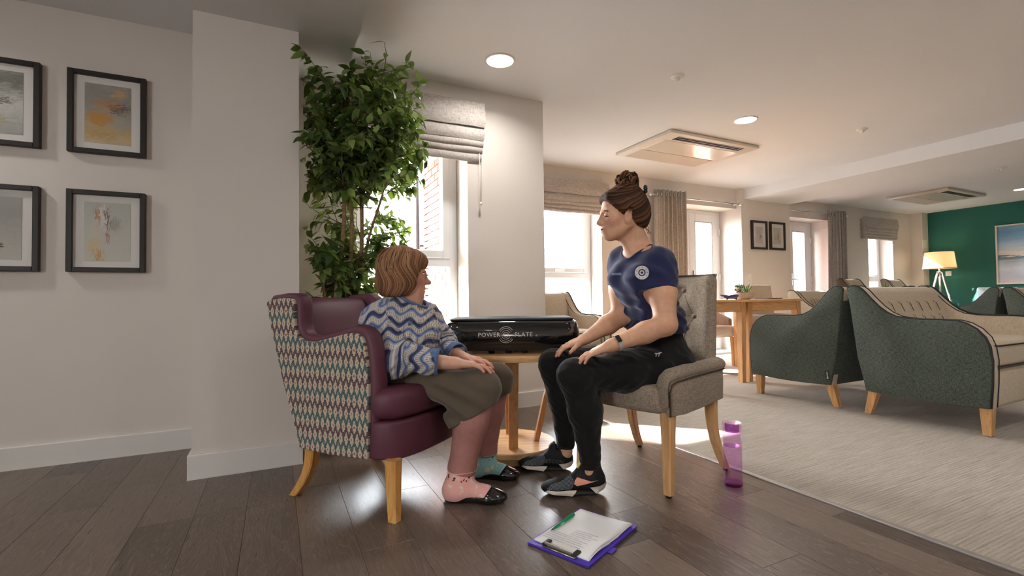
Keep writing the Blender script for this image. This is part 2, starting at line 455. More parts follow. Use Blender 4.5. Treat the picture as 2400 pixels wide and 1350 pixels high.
def door(n, h, Y, xs, handle):
    x0, x1, z0, z1 = h; ya, yb = Y+.30, Y+.36
    b = BM(); rect(b, x0, x1, z0, z1, .055, ya, yb)
    root = struct('door_%d' % n, b, M['upvc'])
    b = BM(); box(b, x0, x1, Y-.0, ya, 0.0, .03); struct('threshold', b, M['upvc'], root)
    for k, (a, c) in enumerate(zip(xs[:-1], xs[1:])):
        b = BM(); rect(b, a+.003, c-.003, z0+.04, z1-.05, .118, ya-.015, yb-.01, .008); lf = struct('door_leaf', b, M['upvc'], root)
        b = BM(); box(b, a+.11, c-.11, Y+.325, Y+.335, z0+.15, z1-.16); struct('pane', b, M['glass'], lf)
        b = BM(); rect(b, a+.118, c-.118, z0+.155, z1-.165, .012, ya-.012, yb-.012, .002); struct('glazing_bead', b, M['greypl'], lf)
        if k == len(xs)-2:
            b = BM(); hx = handle
            box(b, hx-.016, hx+.016, ya-.027, ya-.014, .98, 1.20, .006, 2); tube(b, [(hx, ya-.02, 1.095), (hx, ya-.07, 1.095)], .010, 10)
            tube(b, [(hx, ya-.066, 1.095), (hx+.12, ya-.062, 1.095)], .010, 10); struct('door_handle', b, M['chrome'], lf)
            b = BM()
            for hz in (.35, 1.05, 1.72): box(b, c-.012, c+.022, ya-.035, ya-.012, hz, hz+.10, .006, 1)
            struct('hinge', b, M['upvc'], lf)
    portal(x0, x1, z0+.02, z1, Y+.42)
door(1, D1, 4.79, [4.755, 5.345, 5.93], 5.40)
door(2, D2, 4.95, [7.205, 7.79, 8.375], 7.85)

# ------------------------------------------------------------------ outside: paving, brick return, far brick wings
b = BM(); box(b, -14, 30, 5.15, 40, -.35, -.12); box(b, -14, 1.53, 3.61, 5.16, -.35, -.12); box(b, -14, -4.4, -10, 3.62, -.35, -.12); o = struct('ground_outside', b, M['paving'])
b = BM(); box(b, 1.505, 1.53, 3.615, 5.30, -.12, 2.6); box(b, 1.505, 1.9, 5.15, 5.30, -.12, 2.6)
bw = struct('wall_outside', b, M['mortar'])
bb = BM(); box(bb, -.010, .006, 0, .215, 0, .065, .003, 1)
bme = bpy.data.meshes.new('brick'); bb.to_mesh(bme); bb.free(); bme.materials.append(M['brick'])
for r in range(25):
    y = 5.295-.215 - (.1125 if r % 2 else 0)
    while y > 4.15:
        o = link(bpy.data.objects.new('brick', bme), bw); o.location = (1.502, y, .42+r*.075)
        y -= .225
    if r % 2:
        o = link(bpy.data.objects.new('brick', bme), bw); o.location = (1.502, 5.295-.1025, .42+r*.075); o.scale = (1, .477, 1)
dp = BM(); tube(dp, [(1.44, 5.36, -.1), (1.44, 5.36, 2.7)], .034, 14); o = obj('drainpipe', dp, M['blackpl'], None, True)
tag(o, 'dark vertical drainpipe outside beside the brick corner', 'drainpipe')
b = BM(); box(b, 1.44, 1.52, 5.345, 5.375, 1.42, 1.45, .004, 1); obj('pipe_bracket', b, M['blackpl'], o)
for x, y0, y1 in ((6.75, 5.9, 9.0), (9.75, 6.2, 9.5)):
    b = BM(); box(b, x, x+.3, y0, y1, -.12, 3.4); struct('wall_outside', b, M['brickfar'])
# ------------------------------------------------------------------ pictures
M['frame'] = mat('dark wood frame', srgb(38, 32, 29), .45, .4, .15, 40)
M['matboard'] = mat('white mount board', srgb(226, 222, 216), .8)
def painting(name, bg, blobs, seed=0.0, streak=(1, 1, 5), lo=None):
    """abstract print: a ground of two tones plus soft-edged blobs of colour (u,v in 0..1)"""
    m, nt, b = new_mat(name); set_bsdf(b, .55, .3)
    uv = coords(nt, 'Generated'); x, y, z = sep(nt, uv)
    wv = V(noise(nt, coords(nt, 'Generated', streak), 3.1+seed, 6, .62, .8)); w2 = V(noise(nt, coords(nt, 'Generated', streak), 7.3+seed, 5, .6)); w3 = V(noise(nt, coords(nt, 'Generated', (4, 4, 4)), 5.0+seed, 4))
    c = ramp(nt, z*.75+wv*.5-.12, [(i/(len(bg)-1), k) for i, k in enumerate(bg)])
    for (u0, v0, su, sv, k, s) in blobs:
        d = ((x-u0+(wv-.5)*.5)/su).pow(2)+((z-v0+(w2-.5)*.5)/sv).pow(2)
        f = V(ramp(nt, d+(w3-.5)*1.2, [(.35, (1, 1, 1)), (1.0, (0, 0, 0))]))
        c = mixc(nt, f*s, c, k)
    col(nt, b, c); return m
G = lambda *a: srgb(*a)
prt = {
 'a': painting('storm over gold fields', [G(206, 196, 176), G(196, 170, 120), G(166, 158, 148), G(150, 146, 140), G(172, 166, 156)], [(.3, .42, .36, .14, G(196, 142, 62), .9), (.72, .62, .3, .10, G(110, 94, 86), .85), (.5, .68, .4, .06, G(196, 134, 72), .8), (.8, .35, .25, .14, G(168, 166, 156), .8), (.35, .14, .4, .07, G(190, 150, 96), .6), (.75, .86, .2, .08, G(204, 168, 110), .8)], .0),
 'b': painting('white cliff and amber', [G(206, 200, 184), G(198, 196, 186), G(190, 190, 182), G(182, 182, 174)], [(.3, .78, .05, .22, G(186, 126, 84), .85), (.5, .70, .05, .24, G(128, 92, 78), .9), (.40, .75, .07, .25, G(216, 214, 210), .9), (.66, .62, .16, .14, G(158, 158, 146), .8), (.5, .42, .05, .14, G(172, 104, 78), .7), (.2, .25, .2, .16, G(206, 186, 140), .8), (.32, .08, .12, .12, G(196, 150, 78), .8), (.25, .55, .12, .2, G(206, 196, 176), .7)], 1.3, (5, 1, 1.5)),
 'c': painting('grey green moorland', [G(150, 150, 144), G(176, 176, 170), G(206, 204, 198), G(120, 120, 108), G(160, 158, 150)], [(.5, .52, .4, .05, G(90, 80, 64), .8), (.5, .22, .2, .08, G(168, 158, 96), .6)], 2.1),
 'd': painting('grey sky with a dark shrub', [G(196, 192, 182), G(180, 178, 170), G(160, 158, 152), G(166, 164, 158)], [(.52, .22, .1, .09, G(72, 74, 44), .95)], 3.7),
 'e': painting('pale spray of leaves', [G(196, 192, 186), G(204, 200, 194), G(186, 182, 178)], [(.6, .5, .1, .4, G(158, 148, 96), .7), (.3, .6, .12, .2, G(150, 150, 156), .7), (.7, .42, .12, .1, G(110, 98, 76), .8)], 4.2, (4, 1, 1.5)),
 'f': painting('ochre stem on grey', [G(196, 192, 186), G(206, 200, 192), G(190, 184, 178)], [(.6, .5, .12, .35, G(172, 128, 74), .8), (.3, .35, .12, .14, G(158, 152, 148), .7), (.72, .2, .1, .12, G(186, 140, 80), .7)], 5.1, (4, 1, 1.5)),
}
def picture(x0, x1, z0, z1, Y, key, label, group, fw=.025, mw=.068, mt=.06):
    t = thing('framed_picture', label, 'picture', ((x0+x1)/2, Y, z0), 0, group)
    W, Hh = (x1-x0), z1-z0; a = -W/2; d = .032
    b = BM()
    for (p, q, r_, s_) in ((a, a+fw, 0, Hh), (-a-fw, -a, 0, Hh), (a+fw, -a-fw, 0, fw), (a+fw, -a-fw, Hh-fw, Hh)): box(b, p, q, -d, 0, r_, s_, .002, 1)
    obj('frame', b, M['frame'], t)
    b = BM(); box(b, a+fw-.002, -a-fw+.002, -.014, -.006, fw-.002, Hh-fw+.002); obj('mount_board', b, M['matboard'], t)
    b = BM(); box(b, a+mw, -a-mw, -.0155, -.013, mt, Hh-mt); obj('art_print', b, prt[key], t)
    b = BM(); box(b, a+fw-.003, -a-fw+.003, -.023, -.0215, fw-.003, Hh-fw+.003); obj('glazing', b, M['glass'], t)
    return t
GP = 'framed prints on the near left wall'
picture(-.975, -.642, 1.615, 2.053, 3.263, 'a', 'black framed abstract print with gold and brown storm clouds, upper one beside the pier', GP)
picture(-.975, -.642, .987, 1.419, 3.263, 'b', 'black framed print of a pale cliff with rust streaks, lower one beside the pier', GP)
picture(-1.413, -1.080, 1.615, 2.053, 3.263, 'c', 'black framed grey landscape print cut by the left photo edge, upper row', GP)
picture(-1.413, -1.080, .987, 1.419, 3.263, 'd', 'black framed grey print with a small dark shrub at the left photo edge, lower row', GP)
picture(6.168, 6.505, 1.497, 1.914, 4.71, 'e', 'small dark framed botanical print, left of the pair between the garden doors', 'pair of small prints between the doors', .03, .085, .085)
picture(6.570, 6.912, 1.500, 1.917, 4.71, 'f', 'small dark framed ochre print, right of the pair between the garden doors', 'pair of small prints between the doors', .03, .085, .085)
def seascape():
    m, nt, b = new_mat('painted seascape'); set_bsdf(b, .6, .3)
    x, y, z = sep(nt, coords(nt, 'Generated'))
    n = V(noise(nt, coords(nt, 'Generated', (1, 1.2, 9)), 2.2, 5, .6, .5)); n2 = V(noise(nt, coords(nt, 'Generated', (1, 2.5, 12)), 4.5, 4))
    c = ramp(nt, z+(n-.5)*.22, [(0, G(196, 178, 172)), (.10, G(176, 176, 186)), (.24, G(200, 202, 208)), (.36, G(176, 182, 184)), (.43, G(110, 122, 140)), (.47, G(70, 110, 112)), (.485, G(210, 190, 172)), (.60, G(168, 176, 178)), (.75, G(122, 148, 166)), (.9, G(86, 124, 152)), (1, G(118, 148, 160))])
    f = V(ramp(nt, n2, [(.62, (0, 0, 0)), (.72, (1, 1, 1))]))*((z < .34))*((z > .12))
    col(nt, b, mixc(nt, f*.6, c, G(96, 84, 110))); return m
t = thing('seascape_painting', 'large pale framed seascape painting hanging on the green wall', 'picture', (11.255, 3.26, .965))
b = BM(); box(b, -.03, -.003, -.50, .50, .02, 1.0); obj('canvas', b, seascape(), t)
b = BM()
for (p, q, r_, s_) in ((-.52, -.495, 0, 1.02), (.495, .52, 0, 1.02), (-.495, .495, 0, .025), (-.495, .495, .995, 1.02)): box(b, -.045, 0, p, q, r_, s_, .003, 1)
obj('frame', b, mat('pale wooden frame', srgb(206, 190, 172), .6), t)

# ------------------------------------------------------------------ roman blinds
M['blind'] = fabric('blind linen', srgb(152, 144, 138), srgb(184, 176, 170), 170, .95, .1, .2)
def roman(x0, x1, Y, zs, label, side=0.0):
    """zs: top, bottom of the flat panel, then the lower edge of every fold"""
    zt = zs[0]; t = thing('roman_blind', label, 'blind', ((x0+x1)/2, Y, zs[-1]), 0)
    a = (x1-x0)/2; zo = zs[-1]
    def slab(name, z1, z0, yo, bulge, ins=0):
        n = 7; R = []
        outl = [(yo+bulge*math.sin(PI*min(1, (k/(n-1))**1.6)*.92), z1+(z0-z1)*k/(n-1)) for k in range(n)]
        back = [(y+.006, z) for y, z in reversed(outl)]
        bm = BM(); xs = [-a+ins, -a+ins+.004]+[-a+ins+(2*a-2*ins)*k/10 for k in range(1, 10)]+[a-ins-.004, a-ins]
        for i, x in enumerate(xs):
            sag = .0025*math.sin(i*1.7+z0*40)+.003*(1-(x/a)**2)
            R.append([Vector((x, y+sag*.4, z-zo-(sag*(1 if k not in (0, 2*n-1) else 0)))) for k, (y, z) in enumerate(outl+back)])
        rings(bm, R, True); obj(name, bm, M['blind'], t, angle=50)
    b = BM(); box(b, -a+.004, a-.004, -.004, .055, zt-.045-zo, zt-zo-.004, .004, 1); obj('headrail', b, M['blind'], t)
    slab('blind_panel', zt, zs[1], -.008, -.016)
    for i in range(1, len(zs)-1):
        slab('fold', zs[i]+.035, zs[i+1], -.002+.012*i, -.020, .002+.003*i)
    if side:
        for sx in (-1, 1):
            b = BM(); R = []
            for k in range(10):
                z = zt-.02+(zs[-1]+.01-zt+.02)*k/9; R.append([Vector((sx*(a-.006)+dx, -.002+dy+.012*(k % 2), z-zo)) for dx, dy in ((-.003, 0), (.003, 0), (.003, side), (-.003, side))])
            rings(b, R, True); obj('side_fold', b, M['blind'], t)
    return t, a, zo
t, a, zo = roman(.335, 1.363, 3.197, [2.240, 2.061, 1.968, 1.921, 1.880, 1.822], 'taupe roman blind half raised over the near window behind the tall plant')
b = BM(); tube(b, [(a-.035, .02, .06), (a-.030, .02, -.30)], .0016, 6); tube(b, [(a-.008, .02, .06), (a-.024, .02, -.30)], .0016, 6); obj('pull_cord', b, M['whitepl'], t)
b = BM(); lathe(b, [(.002, 0), (.007, -.004), (.009, -.022), (.004, -.028)], 12, (a-.027, .02, -.295)); obj('cord_weight', b, M['whitepl'], t, True)
roman(2.45, 3.66, 4.735, [2.212, 2.045, 1.961, 1.918, 1.874, 1.830], 'taupe roman blind over the middle window, left of the standing curtain')
roman(9.38, 10.42, 4.86, [2.205, 2.02, 1.955, 1.91, 1.86, 1.815], 'small taupe roman blind with pleated sides near the green wall', .085)

# ------------------------------------------------------------------ curtains and rods
M['curtain'] = fabric('curtain cloth', srgb(138, 131, 125), srgb(168, 161, 155), 140, .95, .15, .15)
def curtain(x0, x1, Y, zt, label, spread, seed):
    t = thing('curtain', label, 'curtain', ((x0+x1)/2, Y, .02)); a = (x1-x0)/2; R = []; n = 140; K = 16
    rnd = random.Random(seed); ph = [rnd.uniform(-.5, .5) for _ in range(12)]
    for j in range(K):
        s = j/(K-1); z = (zt-.02)*(1-s); R.append([])
        wd = a*(1+spread*s); amp = .052-.012*s
        for i in range(n):
            u = i/(n-1); uu = (u*1.35)**.8/1.35**.8 if False else u
            k = uu*7.5*2*PI
            x = -wd+2*wd*uu + .012*math.sin(k*2+ph[int(u*11)]*.0)
            y = amp*math.sin(k+.4*s)*(1 if u > .30 else .35+.65*(u/.30)**2) + .012*math.sin(3*s+u*9+seed)
            R[-1].append(Vector((x, y, z)))
    bm = BM(); VV = [[bm.verts.new(p) for p in r_] for r_ in R]
    for j in range(K-1):
        for i in range(n-1): bm.faces.new((VV[j][i], VV[j+1][i], VV[j+1][i+1], VV[j][i+1]))
    o = obj('cloth', bm, M['curtain'], t, True); sm = o.modifiers.new('thick', 'SOLIDIFY'); sm.thickness = .004
    for i in range(7):
        b = BM(); u = (i+.5)/7.5; x = -a+2*a*u; P = [(x+.004*math.sin(q), -.05*(0)+.026*math.cos(q), zt-.02-.055+.026*math.sin(q)) for q in [2*PI*k/18 for k in range(18)]]
        tube(b, [(x, y, z) for x, y, z in P], .0055, 6, closed=True)
        obj('eyelet', b, M['chrome'], t, True)
    return t
def rod(x0, x1, Y, z, label):
    b = BM(); tube(b, [(x0, Y, z), (x1, Y, z)], .0125, 12)
    o = obj('curtain_rod', b, M['chrome'], None, angle=40); tag(o, label, 'curtain rod')
    for x in (x0, x1):
        b = BM(); lathe(b, [(.004, -.028), (.022, -.018), (.026, 0), (.022, .018), (.004, .028)], 14); f_ = obj('finial', b, M['chrome'], o, True); f_.location = (x, Y, z)
    for x in (x0+.06, x1-.06):
        b = BM(); box(b, x-.008, x+.008, Y, Y+.105, z-.008, z+.008, .002, 1); obj('rod_bracket', b, M['chrome'], o)
curtain(4.34, 4.885, 4.69, 2.20, 'taupe eyelet curtain drawn aside behind the seated woman in navy', .10, 3)
rod(4.28, 5.95, 4.69, 2.128, 'thin chrome curtain rod above the nearer garden door')
curtain(8.21, 8.70, 4.82, 2.225, 'taupe eyelet curtain hanging right of the farther garden door', .07, 5)
rod(7.12, 8.74, 4.82, 2.165, 'thin chrome curtain rod above the farther garden door')

# ------------------------------------------------------------------ ceiling fixtures
M['lamp'] = emit('lit diffuser', (1, .95, .88), 14)
dl_me = {}
def downlight(x, y, label=None, power=1.0):
    t = thing('downlight', label or 'round recessed ceiling downlight', 'ceiling light', (x, y, ZC), 0, 'recessed ceiling downlights')
    b = BM(); lathe(b, [(.084, -.001), (.088, -.007), (.099, -.006), (.102, 0)], 36, cap=False); obj('trim_ring', b, M['whitepl'], t, True)
    b = BM(); lathe(b, [(.0005, -.0045), (.085, -.0045)], 36, cap=False); obj('diffuser', b, M['lamp'], t)
    l = bpy.data.lights.new('downlight_lamp', 'AREA'); l.shape = 'DISK'; l.size = .16; l.energy = LAMP_W*power; l.color = (1, .965, .92); l.spread = math.radians(150)
    o = link(bpy.data.objects.new('downlight_lamp', l), t); o.location = (0, 0, -.012)
downlight(1.306, 2.798, 'round lit ceiling downlight nearest the tall plant')
downlight(3.704, 2.852, 'round lit ceiling downlight beside the nearer air conditioning cassette')
downlight(10.0, 3.056, 'round lit ceiling downlight near the green wall at the right photo edge')
for x, y, pw, lb in ((-1.95, 2.80, 1.0, 'recessed ceiling downlight left of the photo, nearest the framed prints'), (-1.1, .35, .8, 'added unseen fill downlight left of the camera'), (1.306, .35, .8, 'added unseen fill downlight above the camera side of the two people'), (3.704, .35, .6, 'added unseen fill downlight right of the camera before the green armchairs'), (8.9, .4, .8, 'added unseen fill downlight at the right beyond the far beam'),
                     (1.306, -2.2, 1.0, 'added unseen fill downlight behind the camera, second from the left'), (3.704, -2.2, .8, 'added unseen fill downlight behind the camera, third from the left'), (-1.75, -2.0, 1.0, 'added unseen fill downlight behind the camera, leftmost'), (8.9, -2.2, .8, 'added unseen fill downlight behind the camera, rightmost')):
    downlight(x, y, lb, pw)  # all but the first are added out of view as fill lamps
def detector(x, y, label):
    t = thing('ceiling_sensor', label, 'sensor', (x, y, ZC), 0, 'small white ceiling sensors')
    b = BM(); lathe(b, [(.046, 0), (.046, -.006), (.040, -.010), (.02, -.012)], 24); obj('base', b, M['whitepl'], t, angle=40)
    b = BM(); lathe(b, [(.018, -.010), (.018, -.022), (.012, -.030), (.002, -.033)], 18); obj('lens', b, M['whitepl'], t, True)
detector(2.531, 2.48, 'small round white ceiling sensor above the woman in navy')
detector(4.924, 2.561, 'small round white ceiling sensor between the two cassette units')
detector(8.054, 2.63, 'small round white ceiling sensor past the far ceiling beam')
def cassette(x0, x1, y0, y1, label):
    t = thing('air_conditioner', label, 'air conditioner', ((x0+x1)/2, (y0+y1)/2, ZC), 0, 'ceiling cassette units')
    a, c = (x1-x0)/2, (y1-y0)/2
    b = BM(); box(b, -a, a, -c, c, -.034, -.0, .012, 2); obj('fascia', b, mat('cassette plastic', srgb(216, 206, 194), .35), t, angle=40)
    b = BM(); box(b, -a+.10, a-.10, c-.30, c-.035, -.038, -.03, .003, 1); g = obj('intake_grille', b, mat('intake mesh', srgb(168, 156, 143), .6), t)
    b = BM(); box(b, -a+.10, a-.10, -c+.18, c-.31, -.037, -.03, .003, 1); obj('centre_panel', b, mat('glossy panel', srgb(212, 202, 188), .18), t)
    b = BM(); box(b, -a+.16, a-.16, -c+.06, -c+.155, -.0355, -.03); sl_ = obj('louvre_slot', b, mat('dark slot', (.012, .009, .008), .6), t)
    for k in range(2):
        b = BM(); box(b, -a+.165, a-.165, -c+.085+.035*k, -c+.095+.035*k, -.041, -.034, .002, 1); obj('louvre', b, mat('louvre plastic', srgb(60, 50, 46), .4), sl_)
cassette(3.257, 4.475, 3.285, 4.09, 'white ceiling air conditioning cassette above the woman with the bun')
cassette(8.75, 9.97, 3.44, 4.235, 'white ceiling air conditioning cassette in front of the green wall')

# ------------------------------------------------------------------ wall fittings
def plate(name, label, cat, cx, cy, cz, wx, wy, wz, knob):
    b = BM(); box(b, cx-wx/2, cx+wx/2, cy-wy/2, cy+wy/2, cz-wz/2, cz+wz/2, .003, 2); o = obj(name, b, M['whitepl']); tag(o, label, cat)
    b = BM(); box(b, *knob, .002, 1); obj('rocker', b, M['trim'], o)
plate('light_switch', 'square white light switch on the green wall beside the lamp', 'switch', 11.250, 4.455, 1.19, .012, .088, .088, (11.238, 11.246, 4.44, 4.47, 1.17, 1.21))
plate('call_point', 'white wall call point below the small prints', 'call point', 6.115, 4.703, 1.065, .075, .018, .15, (6.10, 6.13, 4.688, 4.696, 1.02, 1.05))
plate('wall_panel', 'blank white access panel near the far corner column', 'panel', 11.10, 4.744, 1.74, .16, .012, .22, (11.09, 11.11, 4.734, 4.74, 1.66, 1.68))
# ------------------------------------------------------------------ furniture materials
M['oak'] = wood('light oak', srgb(170, 120, 74), srgb(206, 160, 110), 5)
M['beech'] = wood('golden beech', srgb(172, 118, 58), srgb(204, 152, 86), 5)
M['oakx'] = wood('light oak boards', srgb(184, 134, 84), srgb(216, 172, 122), 5, axis=0)
M['greenf'] = fabric('grey green tweed', srgb(44, 50, 44), srgb(88, 94, 84), 300, .95, .1, .4)
M['creamf'] = fabric('cream upholstery', srgb(170, 154, 132), srgb(196, 181, 158), 300, .9, .15, .2)
M['piping'] = mat('dark piping', srgb(34, 32, 32), .7)
M['plum'] = mat('plum faux leather', srgb(84, 42, 56), .52, .45, .10, 5, (90, .10, .002))
M['taupe'] = fabric('taupe woven upholstery', srgb(116, 102, 88), srgb(158, 142, 124), 300, .95, .15, .4)
M['tan_pipe'] = mat('brown piping', srgb(70, 56, 42), .8)

ARM = [(1.885, .165), (1.90, .25), (1.93, .382), (1.97, .733), (1.988, .835), (1.985, .858), (1.970, .870), (1.945, .874), (1.917, .868), (1.897, .853), (1.878, .833), (1.835, .780), (1.791, .731), (1.745, .693), (1.695, .668), (1.62, .657), (1.558, .655), (1.47, .656), (1.392, .653), (1.345, .638), (1.300, .608), (1.266, .562), (1.248, .510), (1.239, .431), (1.243, .300), (1.253, .165)]
def wing_chair(label, loc, rz, W=1.0, outer='greenf', inner='creamf', group=None, zs=1.0, buttons=True, simple=False):
    """sloping wing armchair; faces -y, origin under its middle"""
    t = thing('wing_armchair', label, 'armchair', loc, rz, group)
    out = [(y-1.6, z*zs if z > .3 else z) for y, z in ARM]; a = W/2; th = .085
    bot = [(out[-1][0]+(out[0][0]-out[-1][0])*k/6, .165-.012*math.sin(PI*k/6)) for k in range(1, 6)]
    ol = out+bot
    for s in (-1, 1):
        fx = lambda d: (lambda u, v, w_: Vector((s*(a-d-w_), u, v)))
        b = BM(); prism(b, ol, fx(0), .016, .006, 2); p = obj('side_panel', b, M[outer], t, angle=45)
        b = BM(); prism(b, [(u*.996+.0006, v-.002) for u, v in ol], fx(.016), th-.016, .008, 2); obj('arm_pad', b, M[inner], t, angle=45)
        for d, pr_ in ((.008, .0055), (th-.004, .003)):
            b = BM(); tube(b, [(s*(a-d), u-.0035 if v < .6 and u < 0 else u, v+.0035) for u, v in out[4:]], pr_, 6); obj('piping', b, M['piping'], t, True)
    b = BM(); box(b, -a+th, a-th, -.345, .24, .16, .372, .025, 3); obj('seat_base', b, M[inner], t, angle=45)
    b = BM(); box(b, -a+th+.004, a-th-.004, -.350, .20, .375, .535, .045, 4); sc = obj('seat_cushion', b, M[inner], t, angle=60)
    for zz in (.395, .512):
        b = BM(); tube(b, [(-a+th+.02, -.335, zz), (-a+th+.05, -.351, zz), (a-th-.05, -.351, zz), (a-th-.02, -.335, zz)], .0045, 6); obj('cushion_piping', b, M['piping'], sc, True)
    tz = .862*zs; b = BM(); n = 12; R = []
    for k in range(n+1):          # padded inner back: leaning slab with soft crown
        x = -a+th-.004+(W-2*th+.008)*k/n
        R.append([Vector((x, .190, .36)), Vector((x, .150, .45)), Vector((x, .172, .60)), Vector((x, .218, .74*zs)), Vector((x, .262, tz-.035)), Vector((x, .290, tz-.004)), Vector((x, .330, tz+.006)), Vector((x, .365, tz-.012)), Vector((x, .372, .80*zs)), Vector((x, .330, .40)), Vector((x, .30, .36))])
    rings(b, R, True); bk = obj('back_cushion', b, M[inner], t, angle=70)
    b = BM(); prism(b, [(.283, .165), (.300, .25), (.330, .382), (.371, .733*zs), (.386, .842*zs), (.372, .846*zs), (.355, .733*zs), (.315, .382), (.268, .165)], lambda u, v, w_: Vector((-a+.012+w_, u, v)), W-.024); obj('back_panel', b, M[outer], t)
    if buttons:
        for r_, (zz, yy) in enumerate(((.765*zs, .224), (.665*zs, .190))):
            nb = 6
            for k in range(nb):
                b = BM(); lathe(b, [(.001, .006), (.008, .004), (.011, 0), (.010, -.004)], 10); o = obj('button', b, M[inner], bk, True)
                o.location = (-a+.2+(W-.4)*k/(nb-1), yy-.003, zz); o.rotation_euler = (PI/2-.35, 0, 0)
                if r_ == 1 or True:
                    b = BM(); box(b, -.0015, .0015, -.003, .001, -.075, -.012, .001, 1); q = obj('pleat', b, M['tan_pipe'], bk); q.location = (-a+.2+(W-.4)*k/(nb-1), yy-.004, zz); q.rotation_euler = (-.38, 0, 0)
    for sx in (-1, 1):
        for (y0, y1, kk) in ((-.316, -.316, 0), (.255, .300, 1)):
            b = BM(); R = []
            for z, q in ((.172, .028), (.09, .024), (.004, .019)):
                yy = y0+(y1-y0)*(1-z/.172)**1.0 if kk else y0
                xx = sx*(a-.06)
                R.append([Vector((xx-q, yy-q, z)), Vector((xx+q, yy-q, z)), Vector((xx+q, yy+q, z)), Vector((xx-q, yy+q, z))])
            rings(b, R, True); o = obj('leg', b, M['oak'], t); [setattr(f, 'use_smooth', False) for f in o.data.polygons]
    return t
GC = 'grey green wing armchairs'
tB = wing_chair('green sided wing armchair facing the camera at the right, cream button back', (3.582+.5, 1.60, .004), 0, 1.0, group=GC)
tA = wing_chair('green sided wing armchair facing the windows, back to back with another', (3.582+.5, 2.402, .004), PI, 1.0, group=GC)
lab = BM(); box(lab, -.0015, .0015, -.016, .016, -.034, .034, .001, 1); o = obj('maker_tag', lab, M['blackpl'], tA); o.location = (.5025, .268, .235); o.rotation_euler = (.12, 0, 0)
tm = mesh_obj('tag_lettering', text_mesh('Barons', .018, .0004), M['whitepl'], o, basis((0, 0, 1), (0, 1, 0), (1, 0, 0), (.0018, 0, 0)) if False else Matrix.Translation((.0018, 0, 0)) @ Matrix(((0, 0, 1, 0), (0, 1, 0, 0), (1, 0, 0, 0), (0, 0, 0, 1))) @ Matrix.Diagonal((1, -1, 1, 1)))
wing_chair('dark green wing armchair far right whose back meets another, facing the camera', (7.2+.5, 1.995, .004), 0, 1.0, group=GC)
wing_chair('dark green wing armchair far right facing the windows, left of its twin', (7.2+.5, 2.80, .004), PI, 1.0, group=GC)
wing_chair('cream wing armchair with dark piping behind the oak table', (6.02, 3.44, .004), .12, .78, 'creamf', 'creamf', 'cream wing armchairs')
wing_chair('cream wing armchair standing by the middle window behind the black machine', (2.30, 3.78, .004), 0, .70, 'creamf', 'creamf', 'cream wing armchairs', 1.0, False)
wing_chair('high backed beige armchair with brown side beside the far curtain', (8.20, 4.15, .004), .15, .66, 'tan_pipe', 'creamf', 'high backed armchairs near the far window', 1.22, False)
wing_chair('high backed beige armchair in front of the far window near the corner', (9.42, 4.15, .004), .15, .66, 'creamf', 'creamf', 'high backed armchairs near the far window', 1.22, False)

# ------------------------------------------------------------------ oak dining tables and chairs
def oak_table(label, x0, x1, y0, y1, zt, group='oak dining tables'):
    t = thing('dining_table', label, 'table', ((x0+x1)/2, (y0+y1)/2, .004), 0, group); a, c = (x1-x0)/2, (y1-y0)/2; zt -= .004
    b = BM(); box(b, -a, a, -c, c, zt-.024, zt, .004, 2); obj('table_top', b, M['oakx'], t)
    for (p, q, r_, s_) in ((-a+.05, a-.05, -c+.022, -c+.044), (-a+.05, a-.05, c-.044, c-.022), (-a+.022, -a+.044, -c+.05, c-.05), (a-.044, a-.022, -c+.05, c-.05)):
        b = BM(); box(b, p, q, r_, s_, zt-.115, zt-.024, .002, 1); obj('apron', b, M['oakx'], t)
    for sx in (-1, 1):
        for sy in (-1, 1):
            b = BM(); cx, cy = sx*(a-.045), sy*(c-.045)
            rings(b, [[Vector((cx+i*q, cy+j*q, z)) for i, j in ((-1, -1), (1, -1), (1, 1), (-1, 1))] for z, q in ((0, .024), (zt-.12, .031), (zt-.024, .031))]); o = obj('leg', b, M['oak'], t); [setattr(f, 'use_smooth', False) for f in o.data.polygons]
oak_table('oak dining table behind the button back chair, left of two pushed together', 3.20, 4.010, 3.105, 3.90, .785)
oak_table('oak dining table with a succulent bowl, right of two pushed together', 4.014, 4.83, 3.105, 3.90, .785)
oak_table('far oak table mostly hidden behind the green armchairs', 6.95, 7.65, 3.25, 3.90, .785)
def tub_chair(label, loc, rz, body, inner, hb=.66, group=None, W=.54):
    """low upholstered tub chair, faces -y"""
    t = thing('tub_chair', label, 'chair', loc, rz, group); a = W/2
    b = BM(); box(b, -a+.03, a-.03, -.26, .20, .34, .47, .04, 4); obj('seat', b, M[inner], t, angle=60)
    b = BM(); R = []
    N = 22
    for k in range(N+1):
        q = PI*(k/N); x, y = -math.cos(q), math.sin(q)
        cx, cy = x*a, -.16+y*.40
        nx, ny = x*.055, y*.055
        top = hb-.10*(1-min(1, math.sin(q)*1.6))
        R.append([Vector((cx-nx, cy-ny, .33)), Vector((cx-nx, cy-ny, top-.02)), Vector((cx-nx*.6, cy-ny*.6, top)), Vector((cx, cy, top-.004)), Vector((cx+nx*.15, cy+ny*.15, top-.03)), Vector((cx+nx*.05, cy+ny*.05, .33))])
    rings(b, R, True); obj('backrest', b, M[body], t, angle=60)
    for sx in (-1, 1):
        for y in (-.22, .16):
            b = BM(); cx = sx*(a-.06); yy = .05 if y > 0 else -.01
            rings(b, [[Vector((cx+i*q, y+yy*(1-z/.34)+j*q, z)) for i, j in ((-1, -1), (1, -1), (1, 1), (-1, 1))] for z, q in ((0, .015), (.34, .022))]); o = obj('leg', b, M['oak'], t); [setattr(f, 'use_smooth', False) for f in o.data.polygons]
    return t
M['palef'] = fabric('pale upholstery', srgb(192, 182, 176), srgb(214, 205, 198), 300)
